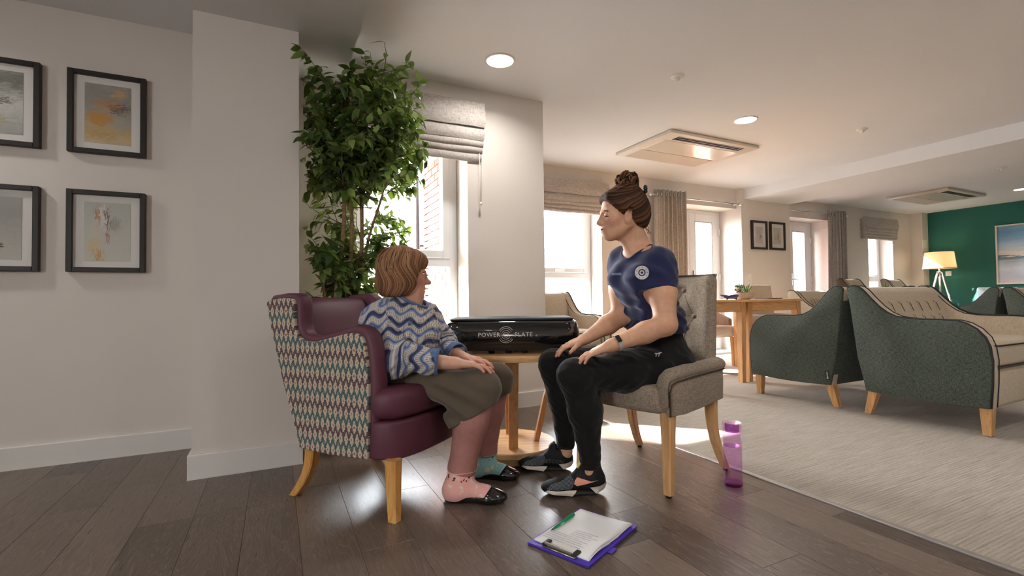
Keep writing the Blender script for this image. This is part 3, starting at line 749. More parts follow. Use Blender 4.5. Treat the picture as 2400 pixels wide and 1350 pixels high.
M['brownf'] = fabric('mushroom upholstery', srgb(128, 110, 98), srgb(150, 132, 119), 300)
M['bluef'] = fabric('pale blue upholstery', srgb(176, 190, 192), srgb(202, 214, 216), 300)
tub_chair('low back chair with a pale seat tucked under the oak tables', (4.60, 4.16, .004), 0, 'brownf', 'palef', .65)
tub_chair('pale blue tub chair in front of the green wall', (9.95, 3.30, .004), -.5, 'bluef', 'bluef', .905, None, .7)
def dining_chair(label, loc, rz):
    t = thing('dining_chair', label, 'chair', loc, rz)
    b = BM(); box(b, -.24, .24, -.25, .22, .36, .47, .035, 4); obj('seat', b, M['creamf'], t, angle=60)
    b = BM(); R = []
    for k in range(9):
        x = -.245+.49*k/8; y0 = .20+.02*(1-(x/.245)**2)
        R.append([Vector((x, y0, .40)), Vector((x, y0+.02, .7)), Vector((x, y0+.055, .935)), Vector((x, y0+.085, .950)), Vector((x, y0+.115, .935)), Vector((x, y0+.09, .7)), Vector((x, y0+.07, .40))])
    rings(b, R, True); obj('backrest', b, M['creamf'], t, angle=60)
    for sx in (-1, 1):
        for y in (-.21, .19):
            b = BM(); cx = sx*.20; yy = .06 if y > 0 else 0
            rings(b, [[Vector((cx+i*q, y+yy*(1-z/.36)+j*q, z)) for i, j in ((-1, -1), (1, -1), (1, 1), (-1, 1))] for z, q in ((0, .015), (.37, .022))]); o = obj('leg', b, M['oak'], t); [setattr(f, 'use_smooth', False) for f in o.data.polygons]
    for sx in (-1, 1):
        b = BM(); box(b, sx*.245-.03, sx*.245+.03, -.20, .22, .46, .60, .025, 3); obj('arm', b, M['brownf'], t, angle=60)
dining_chair('cream padded dining chair at the far side of the oak table', (5.22, 3.72, .004), -.15)
# ------------------------------------------------------------------ patterned armchair (older woman's)
def zigzag():
    """flame-stitch weave: rows of cream diamonds between stepped zigzags in plum and teal"""
    m, nt, b = new_mat('flame stitch weave'); set_bsdf(b, .95, .15, sheen=.1)
    at = coords(nt, attr='cloth'); u, v, _ = sep(nt, at)
    px = (u*230).floor()/230; pz = (v*230).floor()/230
    cu, cv, A = .028, .050, .70
    tri = ((px/cu).frac()-.5).abs()*2
    w_ = (pz/cv).frac(); e = (pz/cv).floor().mod(2)
    q = (tri-.5)*A*(1-e*2)
    lo, up = (w_-q), (1-q-w_)
    d = lo.abs().min(up.abs()); isup = (up.abs() < lo.abs())
    row = (e+isup).mod(2)
    dark = mixc(nt, row, G(72, 56, 60), G(58, 76, 76)); mid = mixc(nt, row, G(98, 80, 84), G(84, 108, 106)); cream = G(192, 178, 158)
    c = mixc(nt, (d < .27), cream, dark); c = mixc(nt, (d < .20), c, mid); c = mixc(nt, (d < .135), c, dark); c = mixc(nt, (d < .055), c, mid)
    edge = ((tri-e).abs() > .93)*((w_-.5).abs() < .30); c = mixc(nt, edge, c, dark)
    dot = ((tri-e).abs() < .17)*((w_-.5).abs() < .09); c = mixc(nt, dot, c, G(150, 92, 70))
    band = V(noise(nt, at, 40, 2)); c = mixc(nt, band*.25, c, G(120, 106, 98))
    col(nt, b, c); bump(nt, b, noise(nt, at, 420, 2), .4, .0015); return m
M['zig'] = zigzag()
def cloth_attr(o, fn):
    me = o.data; a = me.attributes.new('cloth', 'FLOAT_VECTOR', 'POINT')
    for i, v in enumerate(me.vertices): a.data[i].vector = fn(v.co)
AU = Vector((.620, -.785, 0)); AM = Vector((.785, .620, 0))
arm_t = thing('patterned_armchair', 'plum armchair with zigzag patterned sides holding the older woman', 'armchair', (.083, 2.196, 0), math.atan2(-.785, .620))
# local axes: +x forward, +y to the sitter's left (away from the camera), z up
WD = .560
SIDE = [(0.0, .215), (-.012, .26), (-.105, .505), (-.174, .722), (-.196, .800), (-.196, .817), (-.18, .826), (-.10, .834), (-.045, .832), (-.030, .824), (-.027, .80), (-.027, .735), (-.018, .695), (.003, .668), (.035, .655), (.075, .653), (.12, .659), (.20, .676), (.26, .690), (.30, .694), (.327, .688), (.345, .672), (.356, .645), (.365, .60), (.374, .50), (.372, .34), (.365, .212)]
SOUT = SIDE+[(.28, .208), (.18, .205), (.09, .206)]
def armside(y0, sgn):
    # patterned outer skin
    b = BM(); prism(b, [(u, v) for u, v in SOUT], lambda u, v, w_: Vector((u, y0+sgn*w_, v)), .02, .004, 1)
    o = obj('patterned_panel', b, M['zig'], arm_t, angle=40); cloth_attr(o, lambda c: (c.x+.3, c.z, 0))
    # plum arm pad, a little larger along the top and front so that it shows as a welt
    big = []
    for i, (u, v) in enumerate(SIDE):
        p = Vector(SIDE[max(i-1, 0)]+(0,)); q = Vector(SIDE[min(i+1, len(SIDE)-1)]+(0,)); d = (q-p).normalized(); n = Vector((-d.y, d.x, 0))
        k = 0 if (i < 4 or i > 24) else .022*min(1, (i-3)/3)
        if i >= 19: k = .030 if i < 25 else .022
        big.append((u+n.x*k, v+n.y*k))
    big = big+[(.28, .212), (.18, .21), (.09, .21)]
    b = BM(); prism(b, big, lambda u, v, w_: Vector((u, y0+sgn*(.017+w_), v)), .075, .020, 3); obj('arm_pad', b, M['plum'], arm_t, angle=50)
armside(0, 1); armside(WD, -1)
b = BM(); R = []
for k in range(15):
    y = .085+(WD-.17)*k/14; cr = .014*(1-((k-7)/7)**2)
    R.append([Vector((.06-.0, y, .36)), Vector((.055+cr, y, .50)), Vector((.015+cr, y, .64)), Vector((-.03+cr, y, .74)), Vector((-.058+cr, y, .805)), Vector((-.085, y, .826+.3*cr)), Vector((-.13, y, .832+.3*cr)), Vector((-.172, y, .822)), Vector((-.186, y, .80)), Vector((-.10, y, .52)), Vector((-.02, y, .36))])
rings(b, R, True); bk = obj('back_cushion', b, M['plum'], arm_t, angle=75)
for k in range(9):
    b = BM(); y = .16+.043*k; tube(b, [(-.028, y, .742), (-.045+.0, y+.022, .772), (-.058, y+.04, .80)], .0022, 5); obj('stitched_pleat', b, M['plum'], bk, True)
b = BM(); prism(b, [(0, .215), (-.012, .26), (-.105, .505), (-.174, .722), (-.192, .805), (-.176, .805), (-.16, .722), (-.09, .505), (.004, .26), (.014, .215)], lambda u, v, w_: Vector((u-.004, .01+w_, v)), WD-.02); o = obj('back_panel', b, M['zig'], arm_t); cloth_attr(o, lambda c: (c.y+.1, c.z, 0))
def front_block(name, z0, z1, x0, x1, bulge, rr):
    b = BM(); n = 18; ol = []
    for k in range(n+1):
        y = .012+(WD-.024)*k/n; e = abs(2*k/n-1)
        x = x1+bulge*(1-e**3.2)-.055*max(0, (e-.80)/.20)**2; ol.append((x, y))
    ol = ol+[(x0, WD-.10), (x0, .10)]
    prism(b, ol, lambda u, v, w_: Vector((u, v, z0+w_)), z1-z0, rr, 3); return obj(name, b, M['plum'], arm_t, angle=60)
front_block('seat_base', .206, .352, .05, .445, .055, .012)
front_block('seat_cushion', .355, .475, .05, .450, .052, .040)
def taperleg(t, top, bot, r0, r1, m, name='leg', foot=None):
    b = BM(); R = []
    for k in range(6):
        s = k/5; p = Vector(top).lerp(Vector(bot), s); p.x += (Vector(bot).x-Vector(top).x)*(-.35*math.sin(PI*s)); p.y += (Vector(bot).y-Vector(top).y)*(-.35*math.sin(PI*s)); q = r0+(r1-r0)*s
        R.append([p+Vector((i*q, j*q, 0)) for i, j in ((-1, -.75), (-.75, -1), (.75, -1), (1, -.75), (1, .75), (.75, 1), (-.75, 1), (-1, .75))])
    rings(b, R, True); o = obj(name, b, m, t, angle=35)
    if foot:
        b = BM(); lathe(b, [(r1*.7, 0), (r1*.75, -.008), (r1*.6, -.012)], 12, bot); obj('foot_pad', b, foot, o, angle=40)
    return o
for y, s in ((.045, -1), (WD-.045, 1)):
    taperleg(arm_t, (.462, y+s*.006, .215), (.492, y+s*.038, .001), .026, .019, M['beech'])
    taperleg(arm_t, (.030, y, .235), (-.058, y+s*.012, .001), .026, .019, M['beech'])

# ------------------------------------------------------------------ round side table and vibration platform
tb_t = thing('side_table', 'round beech side table with a disc base carrying the black machine', 'table', (1.120, 2.308, 0), -yaw)
b = BM(); lathe(b, [(.285, .515), (.298, .518), (.300, .525), (.300, .540), (.297, .545), (.0, .545)], 64); obj('table_top', b, M['oakx'], tb_t, angle=40)
b = BM(); lathe(b, [(.205, .002), (.212, .006), (.212, .034), (.206, .038)], 64); obj('plinth', b, M['oakx'], tb_t, angle=40)
b = BM(); lathe(b, [(.225, .038), (.232, .042), (.232, .064), (.228, .068)], 64); obj('base_disc', b, M['oakx'], tb_t, angle=40)
for k in range(4):
    q = k*PI/2+PI/2+.06; c, s = math.cos(q), math.sin(q)
    b = BM(); R = []
    for z, rad in ((.066, .130), (.30, .185), (.516, .250)):
        p = Vector((c*rad, s*rad, z)); tx = Vector((-s, c, 0)); rx = Vector((c, s, 0))
        R.append([p+tx*i*.023+rx*j*.013 for i, j in ((-1, -1), (1, -1), (1, 1), (-1, 1))])
    rings(b, R, True); o = obj('leg', b, M['oak'], tb_t); [setattr(f, 'use_smooth', False) for f in o.data.polygons]
mc = thing('vibration_platform', 'glossy black exercise vibration platform with lettering on the round table', 'exercise machine', (1.128, 2.304, .545), -yaw)
M['gloss'] = mat('piano black plastic', (.006, .006, .007), .06, .6, coat=.5)
M['satin'] = mat('satin black plastic', (.016, .016, .017), .35, .5)
M['rubber'] = mat('black rubber', (.02, .02, .021), .8, .2, .2, 80, (300, .3))
M['silver'] = mat('silver print', srgb(190, 184, 180), .35, .5, metal=.3)
mw, md = .346, .195
def rrect(w_, d_, r_, n=7):
    P = []
    for cx, cy, a0 in ((w_-r_, d_-r_, 0), (-w_+r_, d_-r_, PI/2), (-w_+r_, -d_+r_, PI), (w_-r_, -d_+r_, 1.5*PI)):
        for k in range(n): q = a0+PI/2*k/(n-1); P.append((cx+r_*math.cos(q), cy+r_*math.sin(q)))
    return P
def stack(name, lv, m, par, ang=50):
    b = BM(); rings(b, [[Vector((x, y, z)) for x, y in rrect(w_, d_, r_)] for w_, d_, r_, z in lv], True); return obj(name, b, m, par, angle=ang)
stack('lower_body', [(mw-.030, md-.02, .05, .018), (mw-.024, md-.014, .055, .022), (mw-.016, md-.008, .06, .046)], M['satin'], mc)
body = stack('upper_body', [(mw-.018, md-.009, .06, .046), (mw-.008, md-.002, .065, .060), (mw-.006, md, .065, .10), (mw-.014, md-.006, .065, .150), (mw-.022, md-.014, .06, .160), (mw-.034, md-.026, .05, .165)], M['gloss'], mc, 60)
stack('standing_plate', [(mw-.036, md-.028, .05, .165), (mw-.032, md-.024, .05, .168), (mw-.032, md-.024, .05, .173), (mw-.040, md-.032, .045, .177)], M['rubber'], mc)
b = BM(); box(b, -.345, -.290, -.08, .08, .085, .125, .012, 3); obj('carry_handle', b, M['satin'], mc, angle=50)
b = BM(); box(b, .30, .322, -.10, .10, .055, .150, .008, 2); obj('control_panel', b, M['gloss'], mc, angle=50)
for x, y in ((-.255, -.12), (-.215, .10), (-.105, -.125), (-.02, -.13), (.025, .11), (.062, -.125), (.255, -.12), (.255, .12)):
    b = BM(); lathe(b, [(.010, .018), (.016, .012), (.016, .004), (.012, .0)], 16, (x, y, 0)); obj('rubber_foot', b, M['rubber'], mc, True)
yf = -md-.0016
def front_text(s, size, x, z, sp=1.0):
    me = text_mesh(s, size, .0004, sp); return mesh_obj('lettering', me, M['silver'], body, Matrix.Translation((x, yf, z)) @ Matrix.Rotation(PI/2, 4, 'X'))
LX, LZ = -.030, .098
front_text('POWER', .0295, LX-.0835, LZ, 1.12); front_text('PLATE', .0295, LX+.0865, LZ, 1.12); front_text('®', .012, LX+.150, LZ-.006)
for rr_, half in ((.0395, 1.0), (.0315, 1.05), (.0215, 1.2), (.0125, 2.0)):
    for sgn in (1, -1):
        b = BM(); q0 = PI/2-half if half < 2 else PI/2-1.45; q1 = PI-q0
        tube(b, [(LX+rr_*math.cos(q0+(q1-q0)*k/20), yf, LZ+sgn*rr_*math.sin(q0+(q1-q0)*k/20)) for k in range(21)], .0013, 6); obj('logo_ring', b, M['silver'], body, True)

# ------------------------------------------------------------------ button back chair (young woman's)
CF = Vector((-.972, -.235, 0))
ch = thing('button_back_chair', 'taupe button back dining chair with low arms holding the younger woman', 'chair', (1.590, 1.786, 0), math.atan2(CF.y, CF.x))
# local: +x forward, +y = sitter's left?  (x cross) : y = rotate +90 -> towards the camera side is -y mirrored below
hw = .270
b = BM(); n = 14; ol = []
for k in range(n+1):
    y = -hw+.014+(2*hw-.028)*k/n; e = abs(2*k/n-1); ol.append((.235+.035*(1-e**2.5)-.03*max(0, (e-.85)/.15)**2, y))
ol = ol+[(-.20, hw-.03), (-.20, -hw+.03)]
prism(b, ol, lambda u, v, w_: Vector((u, v, .335+w_)), .115, .028, 3); obj('seat', b, M['taupe'], ch, angle=60)
for s in (-1, 1):
    out = [(-.200, .350), (-.205, .42), (-.205, .508), (.10, .500), (.210, .492), (.234, .480), (.240, .455), (.240, .335), (.12, .328), (0, .334), (-.12, .344)]
    b = BM(); prism(b, out, lambda u, v, w_: Vector((u, s*(hw-w_), v)), .018, .005, 2); o = obj('side_panel', b, M['taupe'], ch, angle=50)
    b = BM(); R = []
    for u, v in ((-.212, .506), (-.195, .511), (.05, .504), (.195, .496), (.236, .486), (.252, .464), (.254, .43), (.250, .39)):
        R.append([Vector((u+(.0 if u < .23 else .012*math.cos(q)), s*(hw-.026)+.034*math.cos(q), v+.028*math.sin(q) if u < .23 else v+.02*math.sin(q))) for q in [2*PI*k/14 for k in range(14)]])
    rings(b, R, True); obj('arm_roll', b, M['taupe'], ch, angle=70)
    b = BM(); tube(b, [(-.205, s*(hw+.003), .486), (.05, s*(hw+.003), .479), (.195, s*(hw+.003), .472), (.228, s*(hw+.003), .460), (.239, s*(hw+.002), .43), (.240, s*(hw+.002), .335)], .0038, 6); obj('piping', b, M['tan_pipe'], ch, True)
bkb = BM(); R = []; nx, nz = 14, 15
btn = []
def back_x(z): return -.205-.030*max(0, (z-.44)/.46)**1.15
for r_, zz in enumerate((.595, .725, .850)):
    for k in range(2 if r_ % 2 == 0 else 3): btn.append((((k-.5)*.14 if r_ % 2 == 0 else (k-1)*.13), zz))
def tuft(y, z):
    d = 0
    for by, bz in btn: d = max(d, math.exp(-((y-by)**2+(z-bz)**2)/(2*.024**2)))
    return d
N1 = 26
for j in range(31):
    z = .43+.495*j/30; front = []; back = []
    for i in range(N1+1):
        y = -.235+.47*i/N1; e = abs(y)/.235
        bow = .030*e**2-.012
        edge = .045*max(0, (e-.86)/.14)**2
        top = .024*max(0, (z-.885)/.04)**2
        front.append(Vector((back_x(z)+bow+.035-edge*.6-top-.016*tuft(y, z), y, z)))
    for i in range(N1, -1, -1):
        y = -.235+.47*i/N1; e = abs(y)/.235; top = .024*max(0, (z-.885)/.04)**2
        back.append(Vector((back_x(z)-.045+.030*e**2-.012+.03*max(0, (e-.86)/.14)**2+top, y, z)))
    R.append(front+back)
rings(bkb, R, True); bmesh.ops.recalc_face_normals(bkb, faces=bkb.faces[:]); cbk = obj('backrest', bkb, M['taupe'], ch, angle=55)
for by, bz in btn:
    b = BM(); lathe(b, [(.001, .006), (.008, .005), (.0115, .001), (.010, -.003)], 14); o = obj('button', b, M['taupe'], cbk, True)
    e = abs(by)/.235; o.location = (back_x(bz)+.030*e**2-.012+.035-.012, by, bz); o.rotation_euler = (0, PI/2-.15, 0)
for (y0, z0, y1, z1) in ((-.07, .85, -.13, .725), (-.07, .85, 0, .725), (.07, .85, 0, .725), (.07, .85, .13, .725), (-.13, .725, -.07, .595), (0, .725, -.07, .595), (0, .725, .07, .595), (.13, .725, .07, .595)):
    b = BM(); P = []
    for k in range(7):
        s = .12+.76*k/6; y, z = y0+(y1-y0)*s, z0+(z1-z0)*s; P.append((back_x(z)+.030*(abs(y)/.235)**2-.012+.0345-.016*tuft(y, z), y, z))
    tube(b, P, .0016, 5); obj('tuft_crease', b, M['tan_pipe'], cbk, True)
for s in (-1, 1):
    taperleg(ch, (.200, s*(hw-.035), .345), (.213, s*(hw-.030), .012), .026, .017, M['oak'], 'leg', M['blackpl'])
    taperleg(ch, (-.170, s*(hw-.045), .355), (-.262, s*(hw-.030), .012), .024, .016, M['oak'], 'leg', M['blackpl'])
# ------------------------------------------------------------------ things on the floor
M['purple'] = mat('purple vinyl board', srgb(74, 50, 168), .4, .5, .06, 8)
M['paper'] = mat('white paper', srgb(232, 230, 230), .8, .3)
M['steel'] = mat('clip steel', (.6, .58, .52), .25, .5, metal=1)
cd = Vector((.297, .132, 0)).normalized()       # along the long side of the board
ca = math.atan2(cd.y, cd.x)
cb_t = thing('clipboard', 'purple clipboard with white papers lying on the floor', 'clipboard', (.950, 1.398, 0), ca)
# local x along the length (clip end at -x), y across
b = BM(); box(b, -.166, .166, -.1175, .1175, .001, .005, .002, 2); obj('board', b, M['purple'], cb_t)
b = BM(); prism(b, [(-.166, .1175), (.166, .1175), (.166, -.1175), (-.166, -.1175)], lambda u, v, w_: Vector((u, v, .0055+w_)), .003, .001, 1); obj('board_cover', b, M['purple'], cb_t)
b = BM(); box(b, -.05, -.012, -.134, -.116, .002, .006, .002, 1); obj('pen_loop', b, M['purple'], cb_t)
def sheet(z, lift, curl, dx, dy):
    b = BM(); n, m_ = 14, 10; VV = []
    for i in range(n+1):
        row = []
        for j in range(m_+1):
            u, v = i/n, j/m_; x = -.142+.297*u+dx; y = -.105+.21*v+dy
            e = max(0, (1-v)-.55)/.45
            zz = z+lift*math.sin(PI*min(1, u*1.2))*e**2+curl*max(0, u-.75)*4*e+.004*e*math.sin(u*9)
            row.append(b.verts.new((x, y, zz)))
        VV.append(row)
    for i in range(n):
        for j in range(m_): b.faces.new((VV[i][j], VV[i+1][j], VV[i+1][j+1], VV[i][j+1]))
    o = obj('paper_sheet', b, M['paper'], cb_t, True); s_ = o.modifiers.new('t', 'SOLIDIFY'); s_.thickness = .0004; return o
sheet(.0090, .003, 0, 0, .002); sheet(.0100, .007, .002, .002, 0); sheet(.0108, .010, .003, .001, .003); top = sheet(.0118, .012, .004, 0, .004)
M['ink'] = mat('grey print', srgb(150, 150, 158), .8)
for k in range(9):
    b = BM(); x = -.105+.0125*k; L = (.16, .17, .15, .165, .12, .09, .11, .08, .1)[k]; y0 = .095 if k < 5 else .03
    prism(b, [(x, y0), (x+.0016, y0), (x+.0016, y0-L*.9), (x, y0-L*.9)], lambda u, v, w_: Vector((u, v, .0136+w_+.012*max(0, (.55-(v+.101)/.21)-.0)**2*math.sin(PI*min(1, (u+.142)/.297*1.2))*2.0)), .0003); obj('print_line', b, M['ink'], top)
b = BM(); box(b, -.160, -.140, -.062, .062, .008, .013, .002, 1); tube(b, [(-.150, -.055, .0185), (-.150, .055, .0185)], .006, 8); cl_ = obj('clip', b, M['steel'], cb_t, angle=40)
for y in (-.056, .056):
    b = BM(); box(b, -.158, -.118, y-.009, y+.009, .012, .020, .003, 1); obj('clip_jaw', b, M['blackpl'], cl_)
M['greenpl'] = mat('green pen plastic', srgb(20, 138, 84), .28, .5)
p0, p1 = Vector((.848, 1.447, .0215)), Vector((.987, 1.512, .0225)); pd = (p1-p0).normalized()
pen = thing('ballpoint_pen', 'green ballpoint pen resting on the white papers', 'pen', p0, math.atan2(pd.y, pd.x)); L = (p1-p0).length
b = BM(); tube(b, [(.012, 0, 0), (.03, 0, 0), (L*.55, 0, 0), (L*.95, 0, 0)], [.003, .0052, .0058, .0058], 14); obj('barrel', b, M['greenpl'], pen, angle=40)
b = BM(); tube(b, [(0, 0, 0), (.012, 0, 0)], [.0008, .003], 10); obj('tip', b, M['blackpl'], pen, True)
b = BM(); box(b, L*.62, L*.96, -.004, .004, .006, .0085, .001, 1); box(b, L*.90, L*.96, -.003, .003, .003, .008); obj('clip', b, M['greenpl'], pen)
b = BM(); tube(b, [(L*.95, 0, 0), (L*1.0, 0, 0)], .0035, 10); obj('push_button', b, M['blackpl'], pen, True)
mesh_obj('barrel_print', text_mesh('renew', .009, .0002), M['whitepl'], pen, Matrix.Translation((L*.42, -.0056, .0022)) @ Matrix.Rotation(PI/2*.8, 4, 'X'))

def glass_col(name, c, rough=.03, ior=1.45, dens=1.0):
    m, nt, b = new_mat(name); set_bsdf(b, rough, .5, trans=1.0, ior=ior); col(nt, b, c); return m
M['pinkgl'] = glassm('violet tinted plastic', srgb(252, 240, 253), .03)
M['pinkdk'] = glassm('deep violet plastic', srgb(222, 180, 230), .05)
M['water'] = glassm('tinted water', srgb(253, 246, 254), .0)
bt = thing('water_bottle', 'translucent violet water bottle half full, standing on the wooden floor', 'bottle', (1.777, 1.470, 0))
R_ = .0395; BH = .270
b = BM(); lathe(b, [(R_*.9, .002), (R_, .006), (R_, .225), (R_*.985, .229), (R_, .233), (R_, BH), (R_-.003, BH), (R_-.003, .008), (.001, .006)], 40, cap=False); obj('outer_wall', b, M['pinkgl'], bt, angle=40)
b = BM(); lathe(b, [(.001, .0025), (R_*.9, .0025), (R_*.98, .010), (R_*.96, .018), (.001, .016)], 40, cap=False); obj('base_disc', b, M['pinkdk'], bt, angle=40)
b = BM(); lathe(b, [(.001, .020), (R_-.0045, .020), (R_-.0045, .172), (.001, .172)], 40, cap=False); obj('water', b, M['water'], bt, angle=40)
b = BM(); lathe(b, [(.001, .171), (R_-.006, .171), (R_-.006, .1725), (.001, .1725)], 40, cap=False); obj('water_surface', b, M['pinkdk'], bt, angle=40)
b = BM(); lathe(b, [(.001, .232), (.027, .232), (.029, .238), (.029, .262), (.026, BH-.002), (.001, BH-.002)], 36, cap=False); obj('screw_lid', b, M['pinkdk'], bt, angle=40)
b = BM(); lathe(b, [(.001, BH), (R_-.001, BH), (R_-.001, BH+.003), (.001, BH+.003)], 36, cap=False); obj('cap_disc', b, M['pinkgl'], bt, angle=40)

# ------------------------------------------------------------------ things on the oak tables
def leaf_mesh(L_, w_, curl=.25, fold=.12, thick=False):
    b = BM(); n = 6; rows = []
    for i in range(n+1):
        u = i/n; hw_ = w_*(math.sin(PI*u**.82)**.9)*(1-.25*u) if 0 < i < n else .0004
        z = -curl*L_*u*u; rows.append([b.verts.new((L_*u, -hw_, z+fold*hw_)), b.verts.new((L_*u, 0, z)), b.verts.new((L_*u, hw_, z+fold*hw_))])
    for i in range(n):
        for j in range(2):
            f = b.faces.new((rows[i][j], rows[i+1][j], rows[i+1][j+1], rows[i][j+1])); f.smooth = True
    me = bpy.data.meshes.new('leaf'); b.to_mesh(me); b.free(); return me
M['succ'] = mat('succulent green', srgb(120, 142, 84), .5, .4, .25, 30)
M['succd'] = mat('dark aloe green', srgb(72, 92, 66), .5, .4, .3, 20)
M['stone'] = mat('pale stoneware', srgb(206, 196, 186), .7, .3, .12, 40)
spike = leaf_mesh(.12, .009, -.10, .5); spike.materials.append(M['succ'])
spiked = leaf_mesh(.20, .011, -.10, .5); spiked.materials.append(M['succd'])
round_leaf = leaf_mesh(.022, .009, .2, .3); round_leaf.materials.append(M['succd'])
def spikes(parent, me, n, loc, rnd, lean=(.15, .9), sc=(.7, 1.1)):
    for k in range(n):
        o = link(bpy.data.objects.new('leaf', me), parent); q = 2*PI*k/n*2.4+rnd.uniform(-.3, .3); e = rnd.uniform(*lean); s = rnd.uniform(*sc)
        o.location = loc; o.scale = (s, s, s); o.rotation_euler = (0, -(PI/2-e), q)
r5 = random.Random(3)
bw_ = thing('succulent_bowl', 'stoneware bowl of succulents on the right oak table', 'plant', (4.115, 3.235, .785))
b = BM(); lathe(b, [(.045, 0), (.06, .004), (.088, .03), (.100, .062), (.102, .068), (.096, .068), (.09, .055), (.001, .050)], 32); obj('bowl', b, M['stone'], bw_, angle=50)
spikes(bw_, spike, 14, (.030, -.01, .05), r5)
for k in range(60):
    o = link(bpy.data.objects.new('leaf', round_leaf), bw_); q = r5.uniform(0, 6.28); rr_ = r5.uniform(0, .045); h_ = r5.uniform(.06, .15)
    o.location = (-.055+rr_*math.cos(q), rr_*math.sin(q), h_); o.rotation_euler = (r5.uniform(-1, 1), r5.uniform(-1, 1), q); s = r5.uniform(.8, 1.4); o.scale = (s, s, s)
for k in range(7):
    b = BM(); q = k*.9; tube(b, [(-.055, 0, .05), (-.055+.03*math.cos(q), .03*math.sin(q), .14)], .0012, 5); obj('stem', b, M['succd'], bw_)
al = thing('potted_aloe', 'spiky potted aloe on the left oak table behind the button back chair', 'plant', (3.68, 3.28, .785))
b = BM(); lathe(b, [(.04, 0), (.05, .003), (.062, .085), (.064, .09), (.057, .09), (.054, .08), (.001, .078)], 28); obj('pot', b, M['stone'], al, angle=50)
spikes(al, spiked, 13, (0, 0, .07), r5, (.1, .75), (.75, 1.05))
M['scarf'] = mat('purple glossy strap', srgb(46, 34, 84), .3, .5, .2, 20)
sc_t = thing('purple_lanyard', 'coiled dark purple lanyard on the oak table beside the chair back', 'lanyard', (3.905, 3.20, .787))
for k in range(4):
    b = BM(); r7 = random.Random(k); P = [(.065*math.cos(q)*(1+.15*k)+.02*math.sin(3*q+k), .035*math.sin(q)+.008*k, .008+.010*k+.006*math.sin(2*q+k)) for q in [2*PI*j/26 for j in range(26)]]
    tube(b, P, .007, 6, closed=True, sy=.55); obj('coil', b, M['scarf'], sc_t, True)
b = BM(); box(b, -.06, .06, -.09, .09, 0, .002); o = obj('menu_card', b, M['paper']); o.location = (4.30, 3.24, .786); o.rotation_euler = (0, 0, .4); tag(o, 'flat white card lying beside the succulent bowl', 'card')
b = BM(); box(b, -.11, .11, -.08, .08, 0, .010, .002, 1); o = obj('folder', b, mat('maroon folder', srgb(74, 36, 34), .5)); o.location = (4.52, 3.26, .786); o.rotation_euler = (0, 0, .1); tag(o, 'thin maroon folder lying on the right oak table', 'folder')
pf = thing('small_plant', 'small green plant on the far oak table before the beige chairs', 'plant', (7.42, 3.62, .785))
b = BM(); lathe(b, [(.04, 0), (.07, .01), (.085, .06), (.08, .06), (.001, .05)], 20); obj('bowl', b, M['stone'], pf, angle=50)
spikes(pf, spike, 16, (0, 0, .05), r5, (.2, 1.1), (.9, 1.3))

# ------------------------------------------------------------------ tripod lamp
lp = thing('tripod_floor_lamp', 'lit tripod floor lamp with cream drum shade by the green wall', 'floor lamp', (10.85, 4.425, .004))
M['shade'] = None
m_, nt, b_ = new_mat('lit linen shade'); set_bsdf(b_, .9, .2); col(nt, b_, srgb(206, 190, 162))
b_.inputs['Transmission Weight'].default_value = .0
tr = nt.nodes.new('ShaderNodeBsdfTranslucent'); tr.inputs[0].default_value = c4(srgb(240, 214, 172)); mx = nt.nodes.new('ShaderNodeMixShader'); mx.inputs[0].default_value = .55
nt.links.new(b_.outputs[0], mx.inputs[1]); nt.links.new(tr.outputs[0], mx.inputs[2]); nt.links.new(mx.outputs[0], nt.nodes['Material Output'].inputs[0])
b = BM(); R = []
for r_, z in ((.238, 1.275), (.205, 1.568)): R.append([Vector((r_*math.cos(q), r_*math.sin(q), z)) for q in [2*PI*k/40 for k in range(40)]])
rings(b, R, False); o = obj('lamp_shade', b, m_, lp, True)
b = BM(); lathe(b, [(.238, 1.272), (.241, 1.275), (.239, 1.284)], 40, cap=False); obj('shade_rim', b, mat('cream rim', srgb(226, 210, 180), .7), o, True)
for k in range(3):
    q = k*2*PI/3+2.45; b = BM(); tube(b, [(.03*math.cos(q), .03*math.sin(q), 1.20), (.33*math.cos(q), .33*math.sin(q), .01)], .017, 10); obj('leg', b, mat('grey wood leg', srgb(120, 108, 100), .5) if k != 1 else M['chrome'], lp, True)
b = BM(); tube(b, [(0, 0, 1.12), (0, 0, 1.34)], .018, 12); box(b, -.035, .035, -.035, .035, 1.17, 1.22, .01, 2); obj('hub', b, M['chrome'], lp, angle=40)
b = BM(); lathe(b, [(.001, 1.34), (.016, 1.345), (.03, 1.40), (.026, 1.43), (.001, 1.45)], 16); obj('bulb', b, emit('bulb', (1, .8, .55), 12), lp, True)
bl = bpy.data.lights.new('bulb_light', 'POINT'); bl.energy = 9; bl.color = (1, .74, .44); bl.shadow_soft_size = .04
bo = link(bpy.data.objects.new('bulb_light', bl), lp); bo.location = (0, 0, 1.41)
b = BM(); lathe(b, [(.06, 0), (.11, .06), (.12, .13), (.09, .21), (.04, .25), (.001, .255)], 24); o = obj('glass_cloche', b, M['glass']); 
o.location = (10.35, 4.10, .50); tag(o, 'round glass dome on a low stool beyond the armchair', 'glass dome')
b = BM(); lathe(b, [(.13, .44), (.15, .445), (.15, .48), (.14, .496)], 24); q_ = thing('low_stool', 'low round stool under the glass dome near the lamp', 'stool', (10.35, 4.10, .004)); obj('stool_top', b, M['oakx'], q_, angle=40)
for k in range(3):
    b = BM(); q = k*2.094; tube(b, [(.09*math.cos(q), .09*math.sin(q), .445), (.15*math.cos(q), .15*math.sin(q), .001)], .013, 8); obj('leg', b, M['oak'], q_, True)

